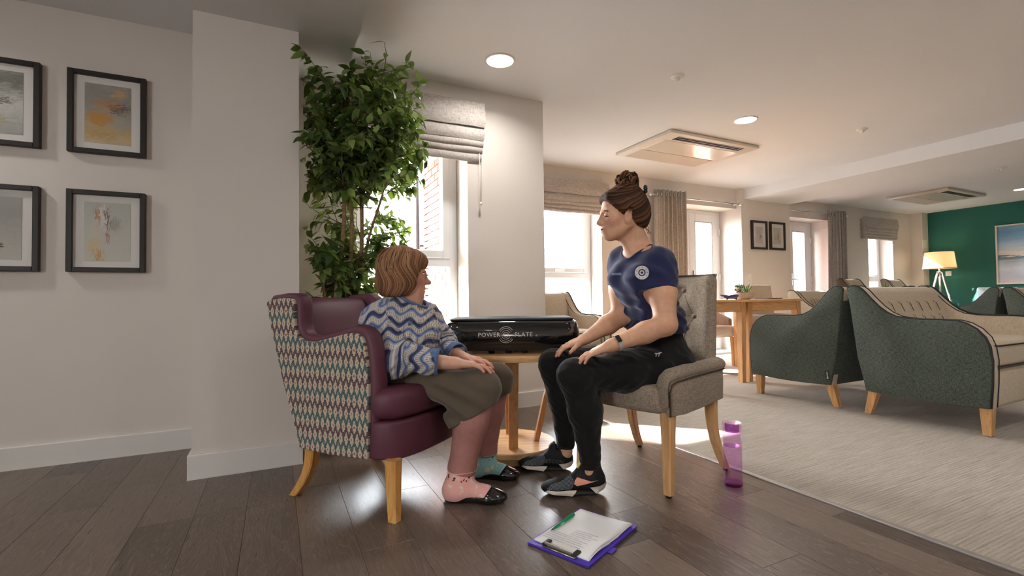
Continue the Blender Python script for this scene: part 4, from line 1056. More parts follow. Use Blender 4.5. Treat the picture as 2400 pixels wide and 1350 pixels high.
# ------------------------------------------------------------------ seen through the middle window
ob = thing('outdoor_cabinet', 'dark grey storage cabinet standing outside the middle window', 'cabinet', (3.95, 7.0, -.12))
b = BM(); box(b, -.5, .05, -.3, .3, 0, 1.34, .01, 1); obj('cabinet_body', b, mat('dark cladding', srgb(84, 80, 80), .7, .3, .2, 6), ob)
b = BM(); box(b, .06, .55, -.28, .3, 0, 1.34, .01, 1); obj('side_panel', b, mat('blue grey steel', srgb(120, 128, 142), .5), ob)
b = BM(); box(b, -.60, .60, -.34, .32, 1.34, 1.40, .01, 1); obj('lid', b, mat('grey lid', srgb(112, 112, 120), .5), ob)
tr_t = thing('garden_tree', 'bare pale tree trunk blown out beyond the middle window', 'tree', (5.2, 11.0, -.12))
b = BM(); tube(b, [(0, 0, 0), (.05, 0, 1.5), (-.03, 0, 3.2), (.02, 0, 5.2)], [.13, .10, .08, .05], 10); obj('trunk', b, mat('pale bark', srgb(166, 158, 148), .9, .2, .2, 10), tr_t, True)
for k in range(6):
    b = BM(); z = 1.6+.45*k; s = -1 if k % 2 else 1; tube(b, [(.02, 0, z), (s*.4, .1, z+.5), (s*.9, .2, z+1.2)], [.04, .028, .012], 7); obj('branch', b, mat('pale twig', srgb(170, 162, 152), .9), tr_t, True)
# ------------------------------------------------------------------ tall ficus in the alcove
fx = thing('potted_ficus', 'tall leafy ficus tree standing behind the patterned armchair', 'plant', (.375, 2.89, 0))
def leafmat():
    m, nt, b = new_mat('ficus leaf'); set_bsdf(b, .38, .45)
    at = nd(nt, 'ShaderNodeAttribute', attribute_name='tone'); oi = nd(nt, 'ShaderNodeObjectInfo')
    f = V(at.outputs['Fac'])+V(oi.outputs['Random']); f = f.frac()
    x, y, z = sep(nt, coords(nt)); n = V(noise(nt, coords(nt), 60, 2))
    c = ramp(nt, f, [(0, srgb(46, 66, 40)), (.35, srgb(66, 90, 50)), (.65, srgb(92, 116, 64)), (.85, srgb(130, 152, 84)), (1, srgb(162, 178, 110))])
    c = mixc(nt, n*.3, c, srgb(50, 72, 40)); col(nt, b, c)
    tr = nt.nodes.new('ShaderNodeBsdfTranslucent'); nt.links.new(mixc(nt, .5, c, srgb(150, 180, 60)), tr.inputs[0]); mx = nt.nodes.new('ShaderNodeMixShader'); mx.inputs[0].default_value = .38
    nt.links.new(b.outputs[0], mx.inputs[1]); nt.links.new(tr.outputs[0], mx.inputs[2]); nt.links.new(mx.outputs[0], nt.nodes['Material Output'].inputs[0]); return m
M['leaf'] = leafmat(); M['bark'] = mat('ficus bark', srgb(132, 106, 82), .85, .2, .3, 40, (120, .5, .003)); M['twig'] = mat('ficus twig', srgb(92, 78, 60), .85, .2, .2, 40)
b = BM(); lathe(b, [(.115, .002), (.125, .005), (.165, .26), (.172, .28), (.172, .30), (.158, .30), (.154, .27), (.001, .265)], 36); obj('pot', b, mat('grey planter', srgb(120, 114, 108), .6, .3, .1, 10), fx, angle=40)
b = BM(); lathe(b, [(.153, .268), (.10, .274), (.001, .276)], 24, cap=False); obj('soil', b, mat('potting soil', srgb(52, 42, 34), .95, .1, .4, 60), fx)
r6 = random.Random(11); O6 = Vector((.375, 2.89, 0))
stems = [[(-.05, -.02, .26), (-.075, -.04, .80), (-.03, -.04, 1.25), (-.03, -.05, 1.62), (.02, -.06, 1.92)],
         [(-.02, .02, .26), (-.015, -.02, .80), (.015, -.03, 1.2), (.0, -.02, 1.6), (.01, -.05, 2.0)],
         [(.04, .02, .26), (.05, 0, .80), (.075, .0, 1.2), (.07, .0, 1.62), (.10, -.04, 1.95)],
         [(-.09, .0, .26), (-.13, -.02, .75), (-.14, -.04, 1.02)],
         [(.06, -.02, .95), (.11, -.05, 1.20), (.18, -.09, 1.45), (.21, -.1, 1.70)]]
anch = []
for k, S in enumerate(stems):
    P = catmull(S, 8); n = len(P); b = BM(); r0_ = .015 if k < 3 else .010
    tube(b, P, [r0_*(1-.5*i/n) for i in range(n)], 9); obj('stem', b, M['bark'], fx, True)
    for p in P: anch.append(p)
lv = []          # leaf frames: position, direction, up, scale
tw = BM()
def clear(p):
    q = p+O6
    if q.z > 2.185 or q.y > 3.12: return False
    if q.x < .135 and q.y > 2.655: return False
    if q.z < 1.0 and q.y < 2.62: return False
    if q.z > 1.75 and q.y > 3.02: return False
    if q.x > .76-.10*max(0, (q.z-1.9)/.3): return False
    if q.z < .95 and q.y < 2.72: return False
    return True
def twig(p, d, L, depth):
    n = 7; P = [p.copy()]; q = p.copy(); dd = d.normalized()
    for i in range(n):
        dd = (dd+Vector((r6.uniform(-.25, .25), r6.uniform(-.25, .25), r6.uniform(-.12, .14)))).normalized(); q2 = q+dd*(L/n)
        if not clear(q2): break
        q = q2; P.append(q.copy())
        if i >= 1:
            for _ in range(2 if depth else 1):
                a = r6.uniform(0, 6.28); s_ = frame_of(dd); side = (s_[0]*math.cos(a)+s_[1]*math.sin(a))
                ld = (dd*.55+side*.8+Vector((0, 0, -.42))).normalized(); sc = r6.uniform(.72, 1.15)
                if clear(q+ld*.085): lv.append((q.copy(), ld, sc))
            if depth == 0 and r6.random() < .62:
                a = r6.uniform(0, 6.28); s_ = frame_of(dd); twig(q.copy(), dd*.7+(s_[0]*math.cos(a)+s_[1]*math.sin(a))*.8+Vector((0, 0, .1)), L*.5, 1)
    if len(P) > 2: tube(tw, P, [(.0036 if depth == 0 else .002)*(1-.6*i/len(P)) for i in range(len(P))], 5)
for k in range(140):
    p = Vector(r6.choice([a for a in anch if a.z > .70])); 
    if r6.random() < .30: p = Vector(r6.choice([a for a in anch if a.z > 1.38]))
    a = r6.uniform(0, 6.28); 
    d = Vector((math.cos(a)*1.0, math.sin(a)*.75-.12, r6.uniform(.05, .75)))
    if p.z < 1.35 and r6.random() < .42: continue
    up = min(1, max(.62, (p.z-.45)/.75)); twig(p, d, r6.uniform(.20, .40)*up, 0)
o = obj('twigs', tw, M['twig'], fx, True); o['kind'] = 'stuff'
lme = []
for k, (L_, w_, cu_, fo) in enumerate(((.070, .018, .22, .25), (.064, .019, .35, .15), (.074, .018, .10, .35))):
    me = leaf_mesh(L_, w_, cu_, fo); me.materials.append(M['leaf']); lme.append(me)
cp = Vector((0, 0, CAM_H))
fr = []
for (p, d, s) in lv:
    x = d; yv = Vector((0, 0, 1)).cross(x)
    if yv.length < .05: yv = Vector((1, 0, 0))
    yv.normalize(); tw_ = r6.uniform(-.8, .8); zv = x.cross(yv); yv, zv = yv*math.cos(tw_)+zv*math.sin(tw_), zv*math.cos(tw_)-yv*math.sin(tw_)
    fr.append((abs(zv.dot((cp-p-O6).normalized()))*s*s, Matrix.Translation(p) @ basis(x, yv, zv, (0, 0, 0)) @ Matrix.Scale(s, 4)))
fr.sort(key=lambda t: -t[0])
for i, (_, mw_) in enumerate(fr[:300]):
    o = link(bpy.data.objects.new('leaf', lme[i % 3]), fx); o.matrix_local = mw_
if len(fr) > 300:
    vs_, fs_, tone = [], [], []
    for i, (_, mw_) in enumerate(fr[300:]):
        me = lme[i % 3]; b0 = len(vs_); vs_ += [tuple(mw_ @ v.co) for v in me.vertices]; fs_ += [tuple(b0+k for k in p.vertices) for p in me.polygons]; tone += [r6.random()]*len(me.vertices)
    me = bpy.data.meshes.new('small_leaves'); me.from_pydata(vs_, [], fs_); me.materials.append(M['leaf']); me.polygons.foreach_set('use_smooth', [True]*len(fs_))
    at = me.attributes.new('tone', 'FLOAT', 'POINT'); at.data.foreach_set('value', tone)
    o = link(bpy.data.objects.new('small_leaves', me), fx); o['kind'] = 'stuff'
# ------------------------------------------------------------------ implicit-surface modelling for figures
A3 = lambda *v: np.array(v, dtype=np.float64)
def unit(v): v = np.asarray(v, float); return v/np.linalg.norm(v)
class RC:      # tapered capsule
    def __init__(s, a, b, ra, rb, k=.02, sub=False): s.a, s.b, s.ra, s.rb, s.k, s.sub = A3(*a), A3(*b), ra, rb, k, sub
    def bb(s): r = max(s.ra, s.rb); return np.minimum(s.a, s.b)-r, np.maximum(s.a, s.b)+r
    def d(s, X, Y, Z):
        ba = s.b-s.a; L = ba@ba+1e-12
        px, py, pz = X-s.a[0], Y-s.a[1], Z-s.a[2]
        t = np.clip((px*ba[0]+py*ba[1]+pz*ba[2])/L, 0, 1)
        return np.sqrt((px-t*ba[0])**2+(py-t*ba[1])**2+(pz-t*ba[2])**2)-(s.ra+(s.rb-s.ra)*t)
class EL:      # rotated ellipsoid; R rows = local axes
    def __init__(s, c, r, R=None, k=.02, sub=False): s.c, s.r, s.R, s.k, s.sub = A3(*c), A3(*r), (np.eye(3) if R is None else np.asarray(R, float)), k, sub
    def bb(s): e = np.sqrt(((s.R.T*s.r)**2).sum(1)); return s.c-e, s.c+e
    def d(s, X, Y, Z):
        px, py, pz = X-s.c[0], Y-s.c[1], Z-s.c[2]; R, r = s.R, s.r
        q = [R[i, 0]*px+R[i, 1]*py+R[i, 2]*pz for i in range(3)]
        k0 = np.sqrt(sum((q[i]/r[i])**2 for i in range(3))); k1 = np.sqrt(sum((q[i]/r[i]**2)**2 for i in range(3)))+1e-9
        return k0*(k0-1)/k1
class EC:      # elliptical tapered segment: half width w along wd, half depth e across
    def __init__(s, a, b, wa, ea, wb, eb, wd, k=.03, sub=False):
        s.a, s.b = A3(*a), A3(*b); s.wa, s.ea, s.wb, s.eb, s.k, s.sub = wa, ea, wb, eb, k, sub
        ax = unit(s.b-s.a); wd = A3(*wd); wd = unit(wd-ax*(wd@ax)); s.ax, s.wd, s.dd = ax, wd, np.cross(ax, wd); s.L = np.linalg.norm(s.b-s.a)
    def bb(s): r = max(s.wa, s.wb, s.ea, s.eb); return np.minimum(s.a, s.b)-r, np.maximum(s.a, s.b)+r
    def d(s, X, Y, Z):
        px, py, pz = X-s.a[0], Y-s.a[1], Z-s.a[2]
        h = px*s.ax[0]+py*s.ax[1]+pz*s.ax[2]; t = np.clip(h/s.L, 0, 1); e = h-t*s.L
        qw = px*s.wd[0]+py*s.wd[1]+pz*s.wd[2]; qd = px*s.dd[0]+py*s.dd[1]+pz*s.dd[2]
        w = s.wa+(s.wb-s.wa)*t; g = s.ea+(s.eb-s.ea)*t; m = np.minimum(w, g)
        n = np.sqrt((qw/w)**2+(qd/g)**2+(e/m)**2)+1e-9
        n2 = np.sqrt((qw/w**2)**2+(qd/g**2)**2+(e/m**2)**2)+1e-9
        return n*(n-1)/n2
def smin(a, b, k):
    h = np.maximum(k-np.abs(a-b), 0)/k; return np.minimum(a, b)-h*h*k*.25
def field(prims, X, Y, Z):
    F = np.full(np.broadcast(X, Y, Z).shape, .06)
    for p in prims:
        d = p.d(X, Y, Z); F = -smin(-F, d, p.k) if p.sub else smin(F, d, p.k)
    return F
def field_grid(prims, lo, hi, h):
    n = np.ceil((np.asarray(hi)-np.asarray(lo))/h).astype(int)+1
    ax = [(lo[i]+np.arange(n[i])*h).astype(np.float32) for i in range(3)]
    F = np.full(n, .06, np.float32)
    for p in prims:
        a, b = p.bb(); pad = .045+p.k
        sl = []
        for i in range(3):
            i0 = int(max(0, math.floor((a[i]-pad-lo[i])/h))); i1 = int(min(n[i], math.ceil((b[i]+pad-lo[i])/h)+1)); sl.append(slice(i0, i1))
        if any(s.stop <= s.start for s in sl): continue
        X, Y, Z = ax[0][sl[0]][:, None, None], ax[1][sl[1]][None, :, None], ax[2][sl[2]][None, None, :]
        d = p.d(X, Y, Z).astype(np.float32); sl = tuple(sl)
        F[sl] = -smin(-F[sl], d, p.k) if p.sub else smin(F[sl], d, p.k)
    return F, ax
def nets(F, ax, h):
    S = F < 0
    c = S[:-1, :-1, :-1].astype(np.int8)
    for i, j, k in ((1, 0, 0), (0, 1, 0), (0, 0, 1), (1, 1, 0), (1, 0, 1), (0, 1, 1), (1, 1, 1)):
        c = c+S[i:S.shape[0]-1+i, j:S.shape[1]-1+j, k:S.shape[2]-1+k]
    act = np.argwhere((c > 0) & (c < 8)); idx = np.full(c.shape, -1, np.int32); idx[tuple(act.T)] = np.arange(len(act))
    co = {(i, j, k): F[act[:, 0]+i, act[:, 1]+j, act[:, 2]+k].astype(np.float64) for i in (0, 1) for j in (0, 1) for k in (0, 1)}
    P = np.zeros((len(act), 3)); W = np.zeros(len(act))
    for a in co:
        for axi in range(3):
            if a[axi] == 0:
                b = list(a); b[axi] = 1; fa, fb = co[a], co[tuple(b)]; m = (fa < 0) != (fb < 0)
                t = np.where(m, fa/np.where(m, fa-fb, 1), 0); q = np.array(a, float)[None, :].repeat(len(act), 0); q[:, axi] = t
                P += q*m[:, None]; W += m
    P = P/np.maximum(W, 1)[:, None]
    V_ = np.stack([ax[i][act[:, i]]+P[:, i]*h for i in range(3)], 1)
    Q = []
    for axi in range(3):
        sa = [slice(None)]*3; sb = [slice(None)]*3; sa[axi] = slice(0, -1); sb[axi] = slice(1, None)
        A_, B_ = S[tuple(sa)], S[tuple(sb)]; e = np.argwhere(A_ != B_)
        o1, o2 = [(1, 2), (2, 0), (0, 1)][axi]
        ok = (e[:, o1] > 0) & (e[:, o2] > 0) & (e[:, o1] < idx.shape[o1]) & (e[:, o2] < idx.shape[o2]); e = e[ok]
        sg = A_[tuple(e.T)]
        def at(d1, d2): q = e.copy(); q[:, o1] -= d1; q[:, o2] -= d2; return idx[tuple(q.T)]
        q = np.stack([at(1, 1), at(0, 1), at(0, 0), at(1, 0)], 1); q[~sg] = q[~sg][:, ::-1]
        Q.append(q[(q >= 0).all(1)])
    return V_, np.concatenate(Q)
def sdf_verts(prims, h, post=None, lo=None, hi=None, pad=.02):
    bb = [p.bb() for p in prims if not p.sub]
    lo = np.min([b[0] for b in bb], 0)-pad if lo is None else np.asarray(lo, float); hi = np.max([b[1] for b in bb], 0)+pad if hi is None else np.asarray(hi, float)
    F, ax = field_grid(prims, lo, hi, h)
    if post is not None: F = post(F, ax[0][:, None, None], ax[1][None, :, None], ax[2][None, None, :]).astype(np.float32)
    return nets(F, ax, h)
def np_mesh(name, Vv, Q, m, parent=None, attrs=None):
    me = bpy.data.meshes.new(name)
    me.vertices.add(len(Vv)); me.vertices.foreach_set('co', np.asarray(Vv, np.float32).ravel())
    me.loops.add(Q.size); me.loops.foreach_set('vertex_index', Q.ravel().astype(np.int32))
    me.polygons.add(len(Q)); me.polygons.foreach_set('loop_start', np.arange(0, Q.size, 4, dtype=np.int32)); me.polygons.foreach_set('use_smooth', np.ones(len(Q), bool))
    me.update(calc_edges=True); me.validate()
    for k, a in (attrs or {}).items():
        a = np.asarray(a, np.float32)
        if a.ndim == 1: at = me.attributes.new(k, 'FLOAT', 'POINT'); at.data.foreach_set('value', a)
        else: at = me.attributes.new(k, 'FLOAT_VECTOR', 'POINT'); at.data.foreach_set('vector', a.ravel())
    me.materials.append(m); return link(bpy.data.objects.new(name, me), parent)
def join(parts):
    Vs, Qs, n = [], [], 0
    for v, q in parts: Vs.append(v); Qs.append(q+n); n += len(v)
    return np.concatenate(Vs), np.concatenate(Qs)
def relax(V_, Q, it=2, lam=.5):
    V_ = V_.copy()
    e = np.concatenate([Q[:, [0, 1]], Q[:, [1, 2]], Q[:, [2, 3]], Q[:, [3, 0]]])
    for _ in range(it):
        acc = np.zeros_like(V_); cn = np.zeros(len(V_)); np.add.at(acc, e[:, 0], V_[e[:, 1]]); np.add.at(acc, e[:, 1], V_[e[:, 0]]); np.add.at(cn, e[:, 0], 1); np.add.at(cn, e[:, 1], 1)
        V_ = V_*(1-lam)+lam*acc/np.maximum(cn, 1)[:, None]
    return V_
def sdf_obj(name, prims, h, m, parent, post=None, lo=None, hi=None, attrs=None, smooth=1):
    v, q = sdf_verts(prims, h, post, lo, hi)
    if smooth: v = relax(v, q, smooth)
    return np_mesh(name, v, q, m, parent, attrs(v) if attrs else None)
def halfspace(n, p):   # keeps the side where (x-p).n < 0
    n = unit(n); p = np.asarray(p, float); return lambda X, Y, Z: (X-p[0])*n[0]+(Y-p[1])*n[1]+(Z-p[2])*n[2]
def waves(seed, n, lam, amp):
    r = np.random.default_rng(seed); D = r.normal(size=(n, 3)); D /= np.linalg.norm(D, axis=1)[:, None]; K = 2*PI/(lam*r.uniform(.7, 1.5, n)); ph = r.uniform(0, 6.28, n)
    def f(X, Y, Z): return amp/n**.5*sum(np.sin(K[i]*(D[i, 0]*X+D[i, 1]*Y+D[i, 2]*Z)+ph[i]) for i in range(n))
    return f
def project(prims, P, d, off=.001, post=None):
    """slide points along d until they meet the surface, then lift them off"""
    P = np.asarray(P, float).copy(); d = unit(d)
    for _ in range(60):
        F = field(prims, P[:, 0], P[:, 1], P[:, 2])
        if post is not None: F = post(F, P[:, 0], P[:, 1], P[:, 2])
        P += d[None]*np.clip(F-off, -.02, .02)[:, None]*.7
    return P
def decal(name, shape, org, xd, yd, dr, prims, m, parent, off=.0012, post=None, step=.004):
    """shape: list of (outer polygon) in local units; triangulated, subdivided and laid onto the surface"""
    b = BM()
    for poly in shape:
        try: b.faces.new([b.verts.new((u, v, 0)) for u, v in poly])
        except ValueError: pass
    bmesh.ops.triangulate(b, faces=b.faces[:])
    for _ in range(4):
        es = [e for e in b.edges if e.calc_length() > step]
        if not es: break
        bmesh.ops.subdivide_edges(b, edges=es, cuts=1); bmesh.ops.triangulate(b, faces=b.faces[:])
    xd, yd = unit(xd), unit(yd); org = np.asarray(org, float)
    P = np.array([org+xd*v.co.x+yd*v.co.y for v in b.verts]); P = project(prims, P-unit(dr)[None]*.0, dr, off, post)
    Fv = field(prims, P[:, 0], P[:, 1], P[:, 2])
    if post is not None: Fv = post(Fv, P[:, 0], P[:, 1], P[:, 2])
    bad = [v for v, f_ in zip(b.verts, Fv) if abs(f_-off) > .004]
    for v, p in zip(b.verts, P): v.co = p
    if bad: bmesh.ops.delete(b, geom=bad, context='VERTS')
    return obj(name, b, m, parent, True)
def mesh_decal(name, me, org, xd, yd, dr, prims, m, parent, off=.0012, post=None):
    xd, yd = unit(xd), unit(yd); org = np.asarray(org, float)
    P = np.array([org+xd*v.co.x+yd*v.co.y for v in me.vertices]); P = project(prims, P, dr, off, post)
    for v, p in zip(me.vertices, P): v.co = p
    return mesh_obj(name, me, m, parent)

def skin(name, c, red, rough=.5):
    m, nt, b = new_mat(name); set_bsdf(b, rough, .4, sss=.12)
    b.inputs['Subsurface Radius'].default_value = (.010, .004, .002); b.inputs['Subsurface Scale'].default_value = .6
    at = nd(nt, 'ShaderNodeAttribute', attribute_name='flush'); o = coords(nt)
    n = V(noise(nt, o, 55, 4)); n2 = V(noise(nt, o, 9, 3))
    base = ramp(nt, n*.5+n2*.5, [(.3, tuple(x*.86 for x in c)), (.7, tuple(min(1, x*1.10) for x in c))])
    col(nt, b, mixc(nt, V(at.outputs['Fac']), base, red)); bump(nt, b, noise(nt, o, 420, 2), .12, .0008); return m

def head_parts(T, s, old=False):
    """face and skull; T = (origin, rows: forward, left, up)"""
    o, R = T; R = np.asarray(R, float)
    P = lambda x, y, z: o+s*(R[0]*x+R[1]*y+R[2]*(z if (old or z > -.03) else -.03+(z+.03)*.82))
    E = lambda c, r, k=.02, sub=False: EL(P(*c), np.array(r)*s, R, k*s, sub)
    C = lambda a, b, ra, rb, k=.015, sub=False: RC(P(*a), P(*b), ra*s, rb*s, k*s, sub)
    L = [E((-.018, 0, .035), (.096, .074, .088)), E((.034, 0, .036), (.052, .060, .056), .03), E((.040, 0, -.02), (.048, .055, .062), .03), E((.028, 0, -.066), (.052, .050, .044), .03)]
    L += [E((.070, 0, -.097), (.021, .022, .017), .03), E((.072, 0, -.055), (.024, .030, .034), .025)]
    for q in (-1, 1):
        L += [E((.054, q*.038, -.022), (.027, .022, .022), .025), C((-.004, q*.052, -.052), (.058, q*.016, -.098), .018, .014, .03)]
        L += [C((.080, q*.040, .020), (.089, q*.012, .020), .008, .008, .014)]
        L += [E((.000, q*.074, -.018), (.018, .008, .028), .010)]
        L += [E((.004, q*.082, -.015), (.009, .006, .015), .006, True)]
        L += [E((.094, q*.032, .002), (.014, .019, .010), .012, True), E((.0785, q*.032, .001), (.0125, .0145, .0115), .006)]
    if not old:
        for q in (-1, 1): L += [E((.0790, q*.032, .0035), (.0132, .0156, .0100), .003)]
    nz = 1.14 if old else 1.0
    L += [C((.087, 0, .014), (.107*1.0, 0, -.022), .0085, .0095, .016), E((.1085+.004*(nz-1)*10, 0, -.029), (.0115*nz, .0115*nz, .0095*nz), .012)]
    for q in (-1, 1): L += [E((.100, q*.0125, -.033), (.010, .0068, .0075), .008)]
    L += [E((.0935, 0, -.0605), (.0085, .020, .0062), .008), E((.0905, 0, -.0735), (.0085, .018, .0068), .008), E((.104, 0, -.0668), (.012, .025, .0016 if old else .0024), .003, True)]
    if old:
        L += [E((.045, 0, -.108), (.036, .034, .018), .03)]
        for q in (-1, 1): L += [C((.092, q*.022, -.040), (.078, q*.034, -.075), .0035, .003, .010, True), E((.058, q*.036, -.070), (.022, .018, .022), .02)]
    else: L += [E((.096, 0, -.0665), (.010, .010, .0035), .003, True)]
    return L, P
def eye(P, R, s, parent, q, iris, lid):
    """eyeball with iris and lids"""
    for nm, c, r, m in (('eyeball', (.0775, q*.032, .001), .0128, M['sclera']), ('iris', (.0862, q*.0330, -.0005), .0052, iris)):
        b = BM(); bmesh.ops.create_icosphere(b, subdivisions=2, radius=r*s, matrix=Matrix.Translation(P(*c))); obj(nm, b, m, parent, True)
    zl = -.0045 if iris is M['irisb'] else .0042
    b = BM(); tube(b, [P(.0905-.011*abs(t)**2.2*1.0, q*.032+.0150*t, zl-.003*t*t) for t in np.linspace(-1, 1, 9)], .0017*s, 6); obj('eyelid', b, lid, parent, True)
    b = BM(); tube(b, [P(.093-.012*abs(t)**2, q*.033+.019*t, .0215-.005*t*t+(.0 if q*t < 0 else -.001)) for t in np.linspace(-1, 1, 9)], .0021*s, 6); obj('eyebrow', b, M['brow'], parent, True)
M['sclera'] = mat('eye white', srgb(214, 206, 200), .2); M['brow'] = mat('eyebrow hair', srgb(74, 54, 42), .8)
M['irisb'] = mat('brown iris', srgb(50, 34, 26), .15); M['irisg'] = mat('grey iris', srgb(84, 96, 104), .15)

def hand_parts(W, d, n, s_, sc=1.0, curl=(.12, .35, .3), spread=.10, thumb=(.75, .55, .15), lift=0.0):
    """palm, four unequal fingers of three bones, thumb from the side of the palm. d along fingers, n the way the palm faces, s_ towards the thumb"""
    W, d, n, s_ = A3(*W), unit(d), unit(n), None if s_ is None else unit(s_); n = unit(n-d*(n@d)); s_ = unit(s_-d*(s_@d)-n*(s_@n))
    L = [EC(W-d*.004*sc, W+d*.080*sc, .026*sc, .017*sc, .040*sc, .0125*sc, s_, .02*sc)]
    tips = []
    for k, (off, base, seg, r) in enumerate(((.030, .084, (.041, .025, .021), .0088), (.010, .090, (.045, .028, .022), .0090), (-.010, .087, (.041, .026, .021), .0086), (-.029, .078, (.032, .020, .018), .0076))):
        p = W+d*(base-.012)*sc+s_*off*sc; fd = unit(d+s_*spread*(1.5-k)*.9); L.append(RC(W+d*.03*sc+s_*off*.6*sc, p, .011*sc, r*1.12*sc, .016*sc))
        cu = [c_*(1+.12*k) for c_ in curl]; a = -lift
        for j in range(3):
            a += cu[j]; q = p+(fd*math.cos(a)+n*math.sin(a))*seg[j]*sc
            L.append(RC(p, q, r*sc*(1-.08*j), r*sc*(.95-.10*j), .005*sc)); p0, p = p, q
        tips.append((p, unit(p-p0), n, r*sc*.75))
    p = W+d*.018*sc+s_*.022*sc; td = unit(d*thumb[0]+s_*thumb[1]+n*thumb[2]); L.append(EL(W+d*.035*sc+s_*.024*sc+n*.004*sc, (.034*sc, .017*sc, .015*sc), np.array([td, np.cross(n, td)/np.linalg.norm(np.cross(n, td)), n]), .016*sc))
    for j, (sg, ra, rb) in enumerate(((.042, .0125, .0105), (.031, .0105, .0095), (.024, .0095, .0078))):
        q = p+td*sg*sc; L.append(RC(p, q, ra*sc, rb*sc, .006*sc)); p0, p = p, q; td = unit(td+d*.22+n*.10)
    tips.append((p, unit(p-p0), n, .0078*sc))
    return L, tips
def nails(tips, m, parent, sc=1.0):
    for p, fd, n, r in tips:
        c = p-n*r*.72+fd*.001; y = np.cross(n, fd)
        b = BM(); bmesh.ops.create_uvsphere(b, u_segments=10, v_segments=6, radius=1, matrix=basis(fd, y, n, c) @ Matrix.Diagonal((r*.95, r*.72, r*.28, 1))); obj('fingernail', b, m, parent, True)
# ------------------------------------------------------------------ younger woman, seated on the button back chair
yw = thing('person', 'person with a curly bun in navy T-shirt and black joggers, hands on knees', 'person', (1.60, 1.68, 0))
Yo = np.array([1.60, 1.68, 0.])
FIG = []
def keep(parent, off):
    """children of a figure are modelled in world space; shift them under the figure's own origin"""
    for c in parent.children: c.matrix_parent_inverse = Matrix.Translation((-off[0], -off[1], -off[2]))
M['skin1'] = skin('fair tanned skin', srgb(206, 158, 128), srgb(176, 96, 88))
M['navy'] = mat('navy cotton jersey', srgb(36, 40, 72), .9, .2, .10, 500, (500, .15, .001), sheen=.2)
M['black'] = mat('black jersey', srgb(19, 17, 17), .85, .2, .15, 400, (500, .12, .001), sheen=.12)
pel, bel, che, nek = A3(1.620, 1.722, .528), A3(1.570, 1.703, .692), A3(1.478, 1.680, .889), A3(1.472, 1.690, 1.045)
Ls, Rs, Le, Re, Lw, Rw = A3(1.483, 1.578, .962), A3(1.468, 1.806, .990), A3(1.450, 1.512, .705), A3(1.449, 1.800, .730), A3(1.220, 1.580, .625), A3(1.276, 1.835, .634)
Lh, Rh, Lk, Rk, La, Ra = A3(1.580, 1.632, .505), A3(1.690, 1.800, .505), A3(1.116, 1.688, .495), A3(1.180, 1.958, .505), A3(1.186, 1.690, .117), A3(1.243, 1.972, .113)
lat = unit(Rs-Ls); face = A3(-.985, .10, .05)
hf = unit(A3(-.951, .310, -.05)); hl = unit(np.cross(A3(0, 0, 1), hf)); hu = np.cross(hf, hl)
HT = (A3(1.388, 1.705, 1.184), np.array([hf, hl, hu])); hp, HP = head_parts(HT, .99)
neckp = [RC(HP(-.036, 0, -.035), nek+A3(.012, 0, -.01), .042, .049, .03), RC(HP(.005, 0, -.080), nek+A3(-.030, 0, -.03), .026, .030, .03)]
arms = []
for S, E_, W_ in ((Ls, Le, Lw), (Rs, Re, Rw)):
    mid = (S+E_)*.5; ud = unit(E_-S)
    arms += [RC(S, mid, .056, .055, .03), RC(mid, E_, .055, .044, .03), RC(E_, E_*.62+W_*.38, .045, .043, .02), RC(E_*.62+W_*.38, W_, .043, .0265, .02)]
core = [EC(pel+A3(-.02, 0, .06), bel, .10, .07, .110, .080, lat, .05), EC(bel, che, .122, .090, .138, .092, lat, .05), EC(che, nek-A3(0, 0, .06), .138, .092, .12, .06, lat, .05), RC(nek-A3(0, 0, .035), Ls, .045, .050, .04), RC(nek-A3(0, 0, .035), Rs, .045, .050, .04)]
hL, tL = hand_parts(Lw, unit(A3(1.092, 1.672, .562)-Lw), A3(.12, .0, -1), A3(-.25, 1, 0), .96, (.02, .28, .26), .16, (.8, .5, .12))
hR, tR = hand_parts(Rw, unit(A3(1.158, 1.905, .585)-Rw), A3(.10, .05, -1), A3(-.25, -1, 0), .96, (.02, .38, .30), .14, (.72, .62, .18))
v1 = sdf_verts(core+neckp+arms, .006)
v2 = sdf_verts(hp+neckp, .0025, None, HP(-.02, 0, 0)-.15, HP(-.02, 0, 0)+.15)
v3 = [sdf_verts(hh+[RC(E_*.3+W_*.7, W_, .0335, .0262, .02)], .0019, None, np.minimum(W_, tips[1][0])-.06, np.maximum(W_, tips[1][0])+.06) for hh, tips, E_, W_ in ((hL, tL, Le, Lw), (hR, tR, Re, Rw))]
shank = sdf_verts([RC(La+A3(0, 0, .08), La-A3(0, 0, .03), .034, .033, .02), RC(Ra+A3(0, 0, .08), Ra-A3(0, 0, .03), .034, .033, .02)], .006)
Vb, Qb = join([v1, v2]+v3+[shank])
def flush_of(V_, T, s, hands):
    o, R = T; L = (V_-o)@R.T/s
    e = lambda c, r: np.clip(1.6-1.6*np.sqrt((((L-np.array(c))/np.array(r))**2).sum(1)), 0, 1)
    f = np.maximum(.9*e((.094, 0, -.063), (.020, .028, .016)), np.maximum(.22*e((.055, .045, -.03), (.05, .035, .03)), .22*e((.055, -.045, -.03), (.05, .035, .03))))
    f = np.maximum(f, .30*e((.112, 0, -.03), (.018, .018, .016))); f = np.maximum(f, .25*e((-.01, .08, -.01), (.03, .02, .035)))
    for p, fd, n, r in hands: f = np.maximum(f, np.clip(.35-.35*np.linalg.norm(V_-p, axis=1)/.035, 0, 1))
    return f
body = np_mesh('body', Vb, Qb, M['skin1'], yw, {'flush': flush_of(Vb, HT, .99, tL+tR)})
M['polish'] = mat('dark red nail polish', srgb(110, 40, 44), .2, .5); nails(tL+tR, M['polish'], yw)
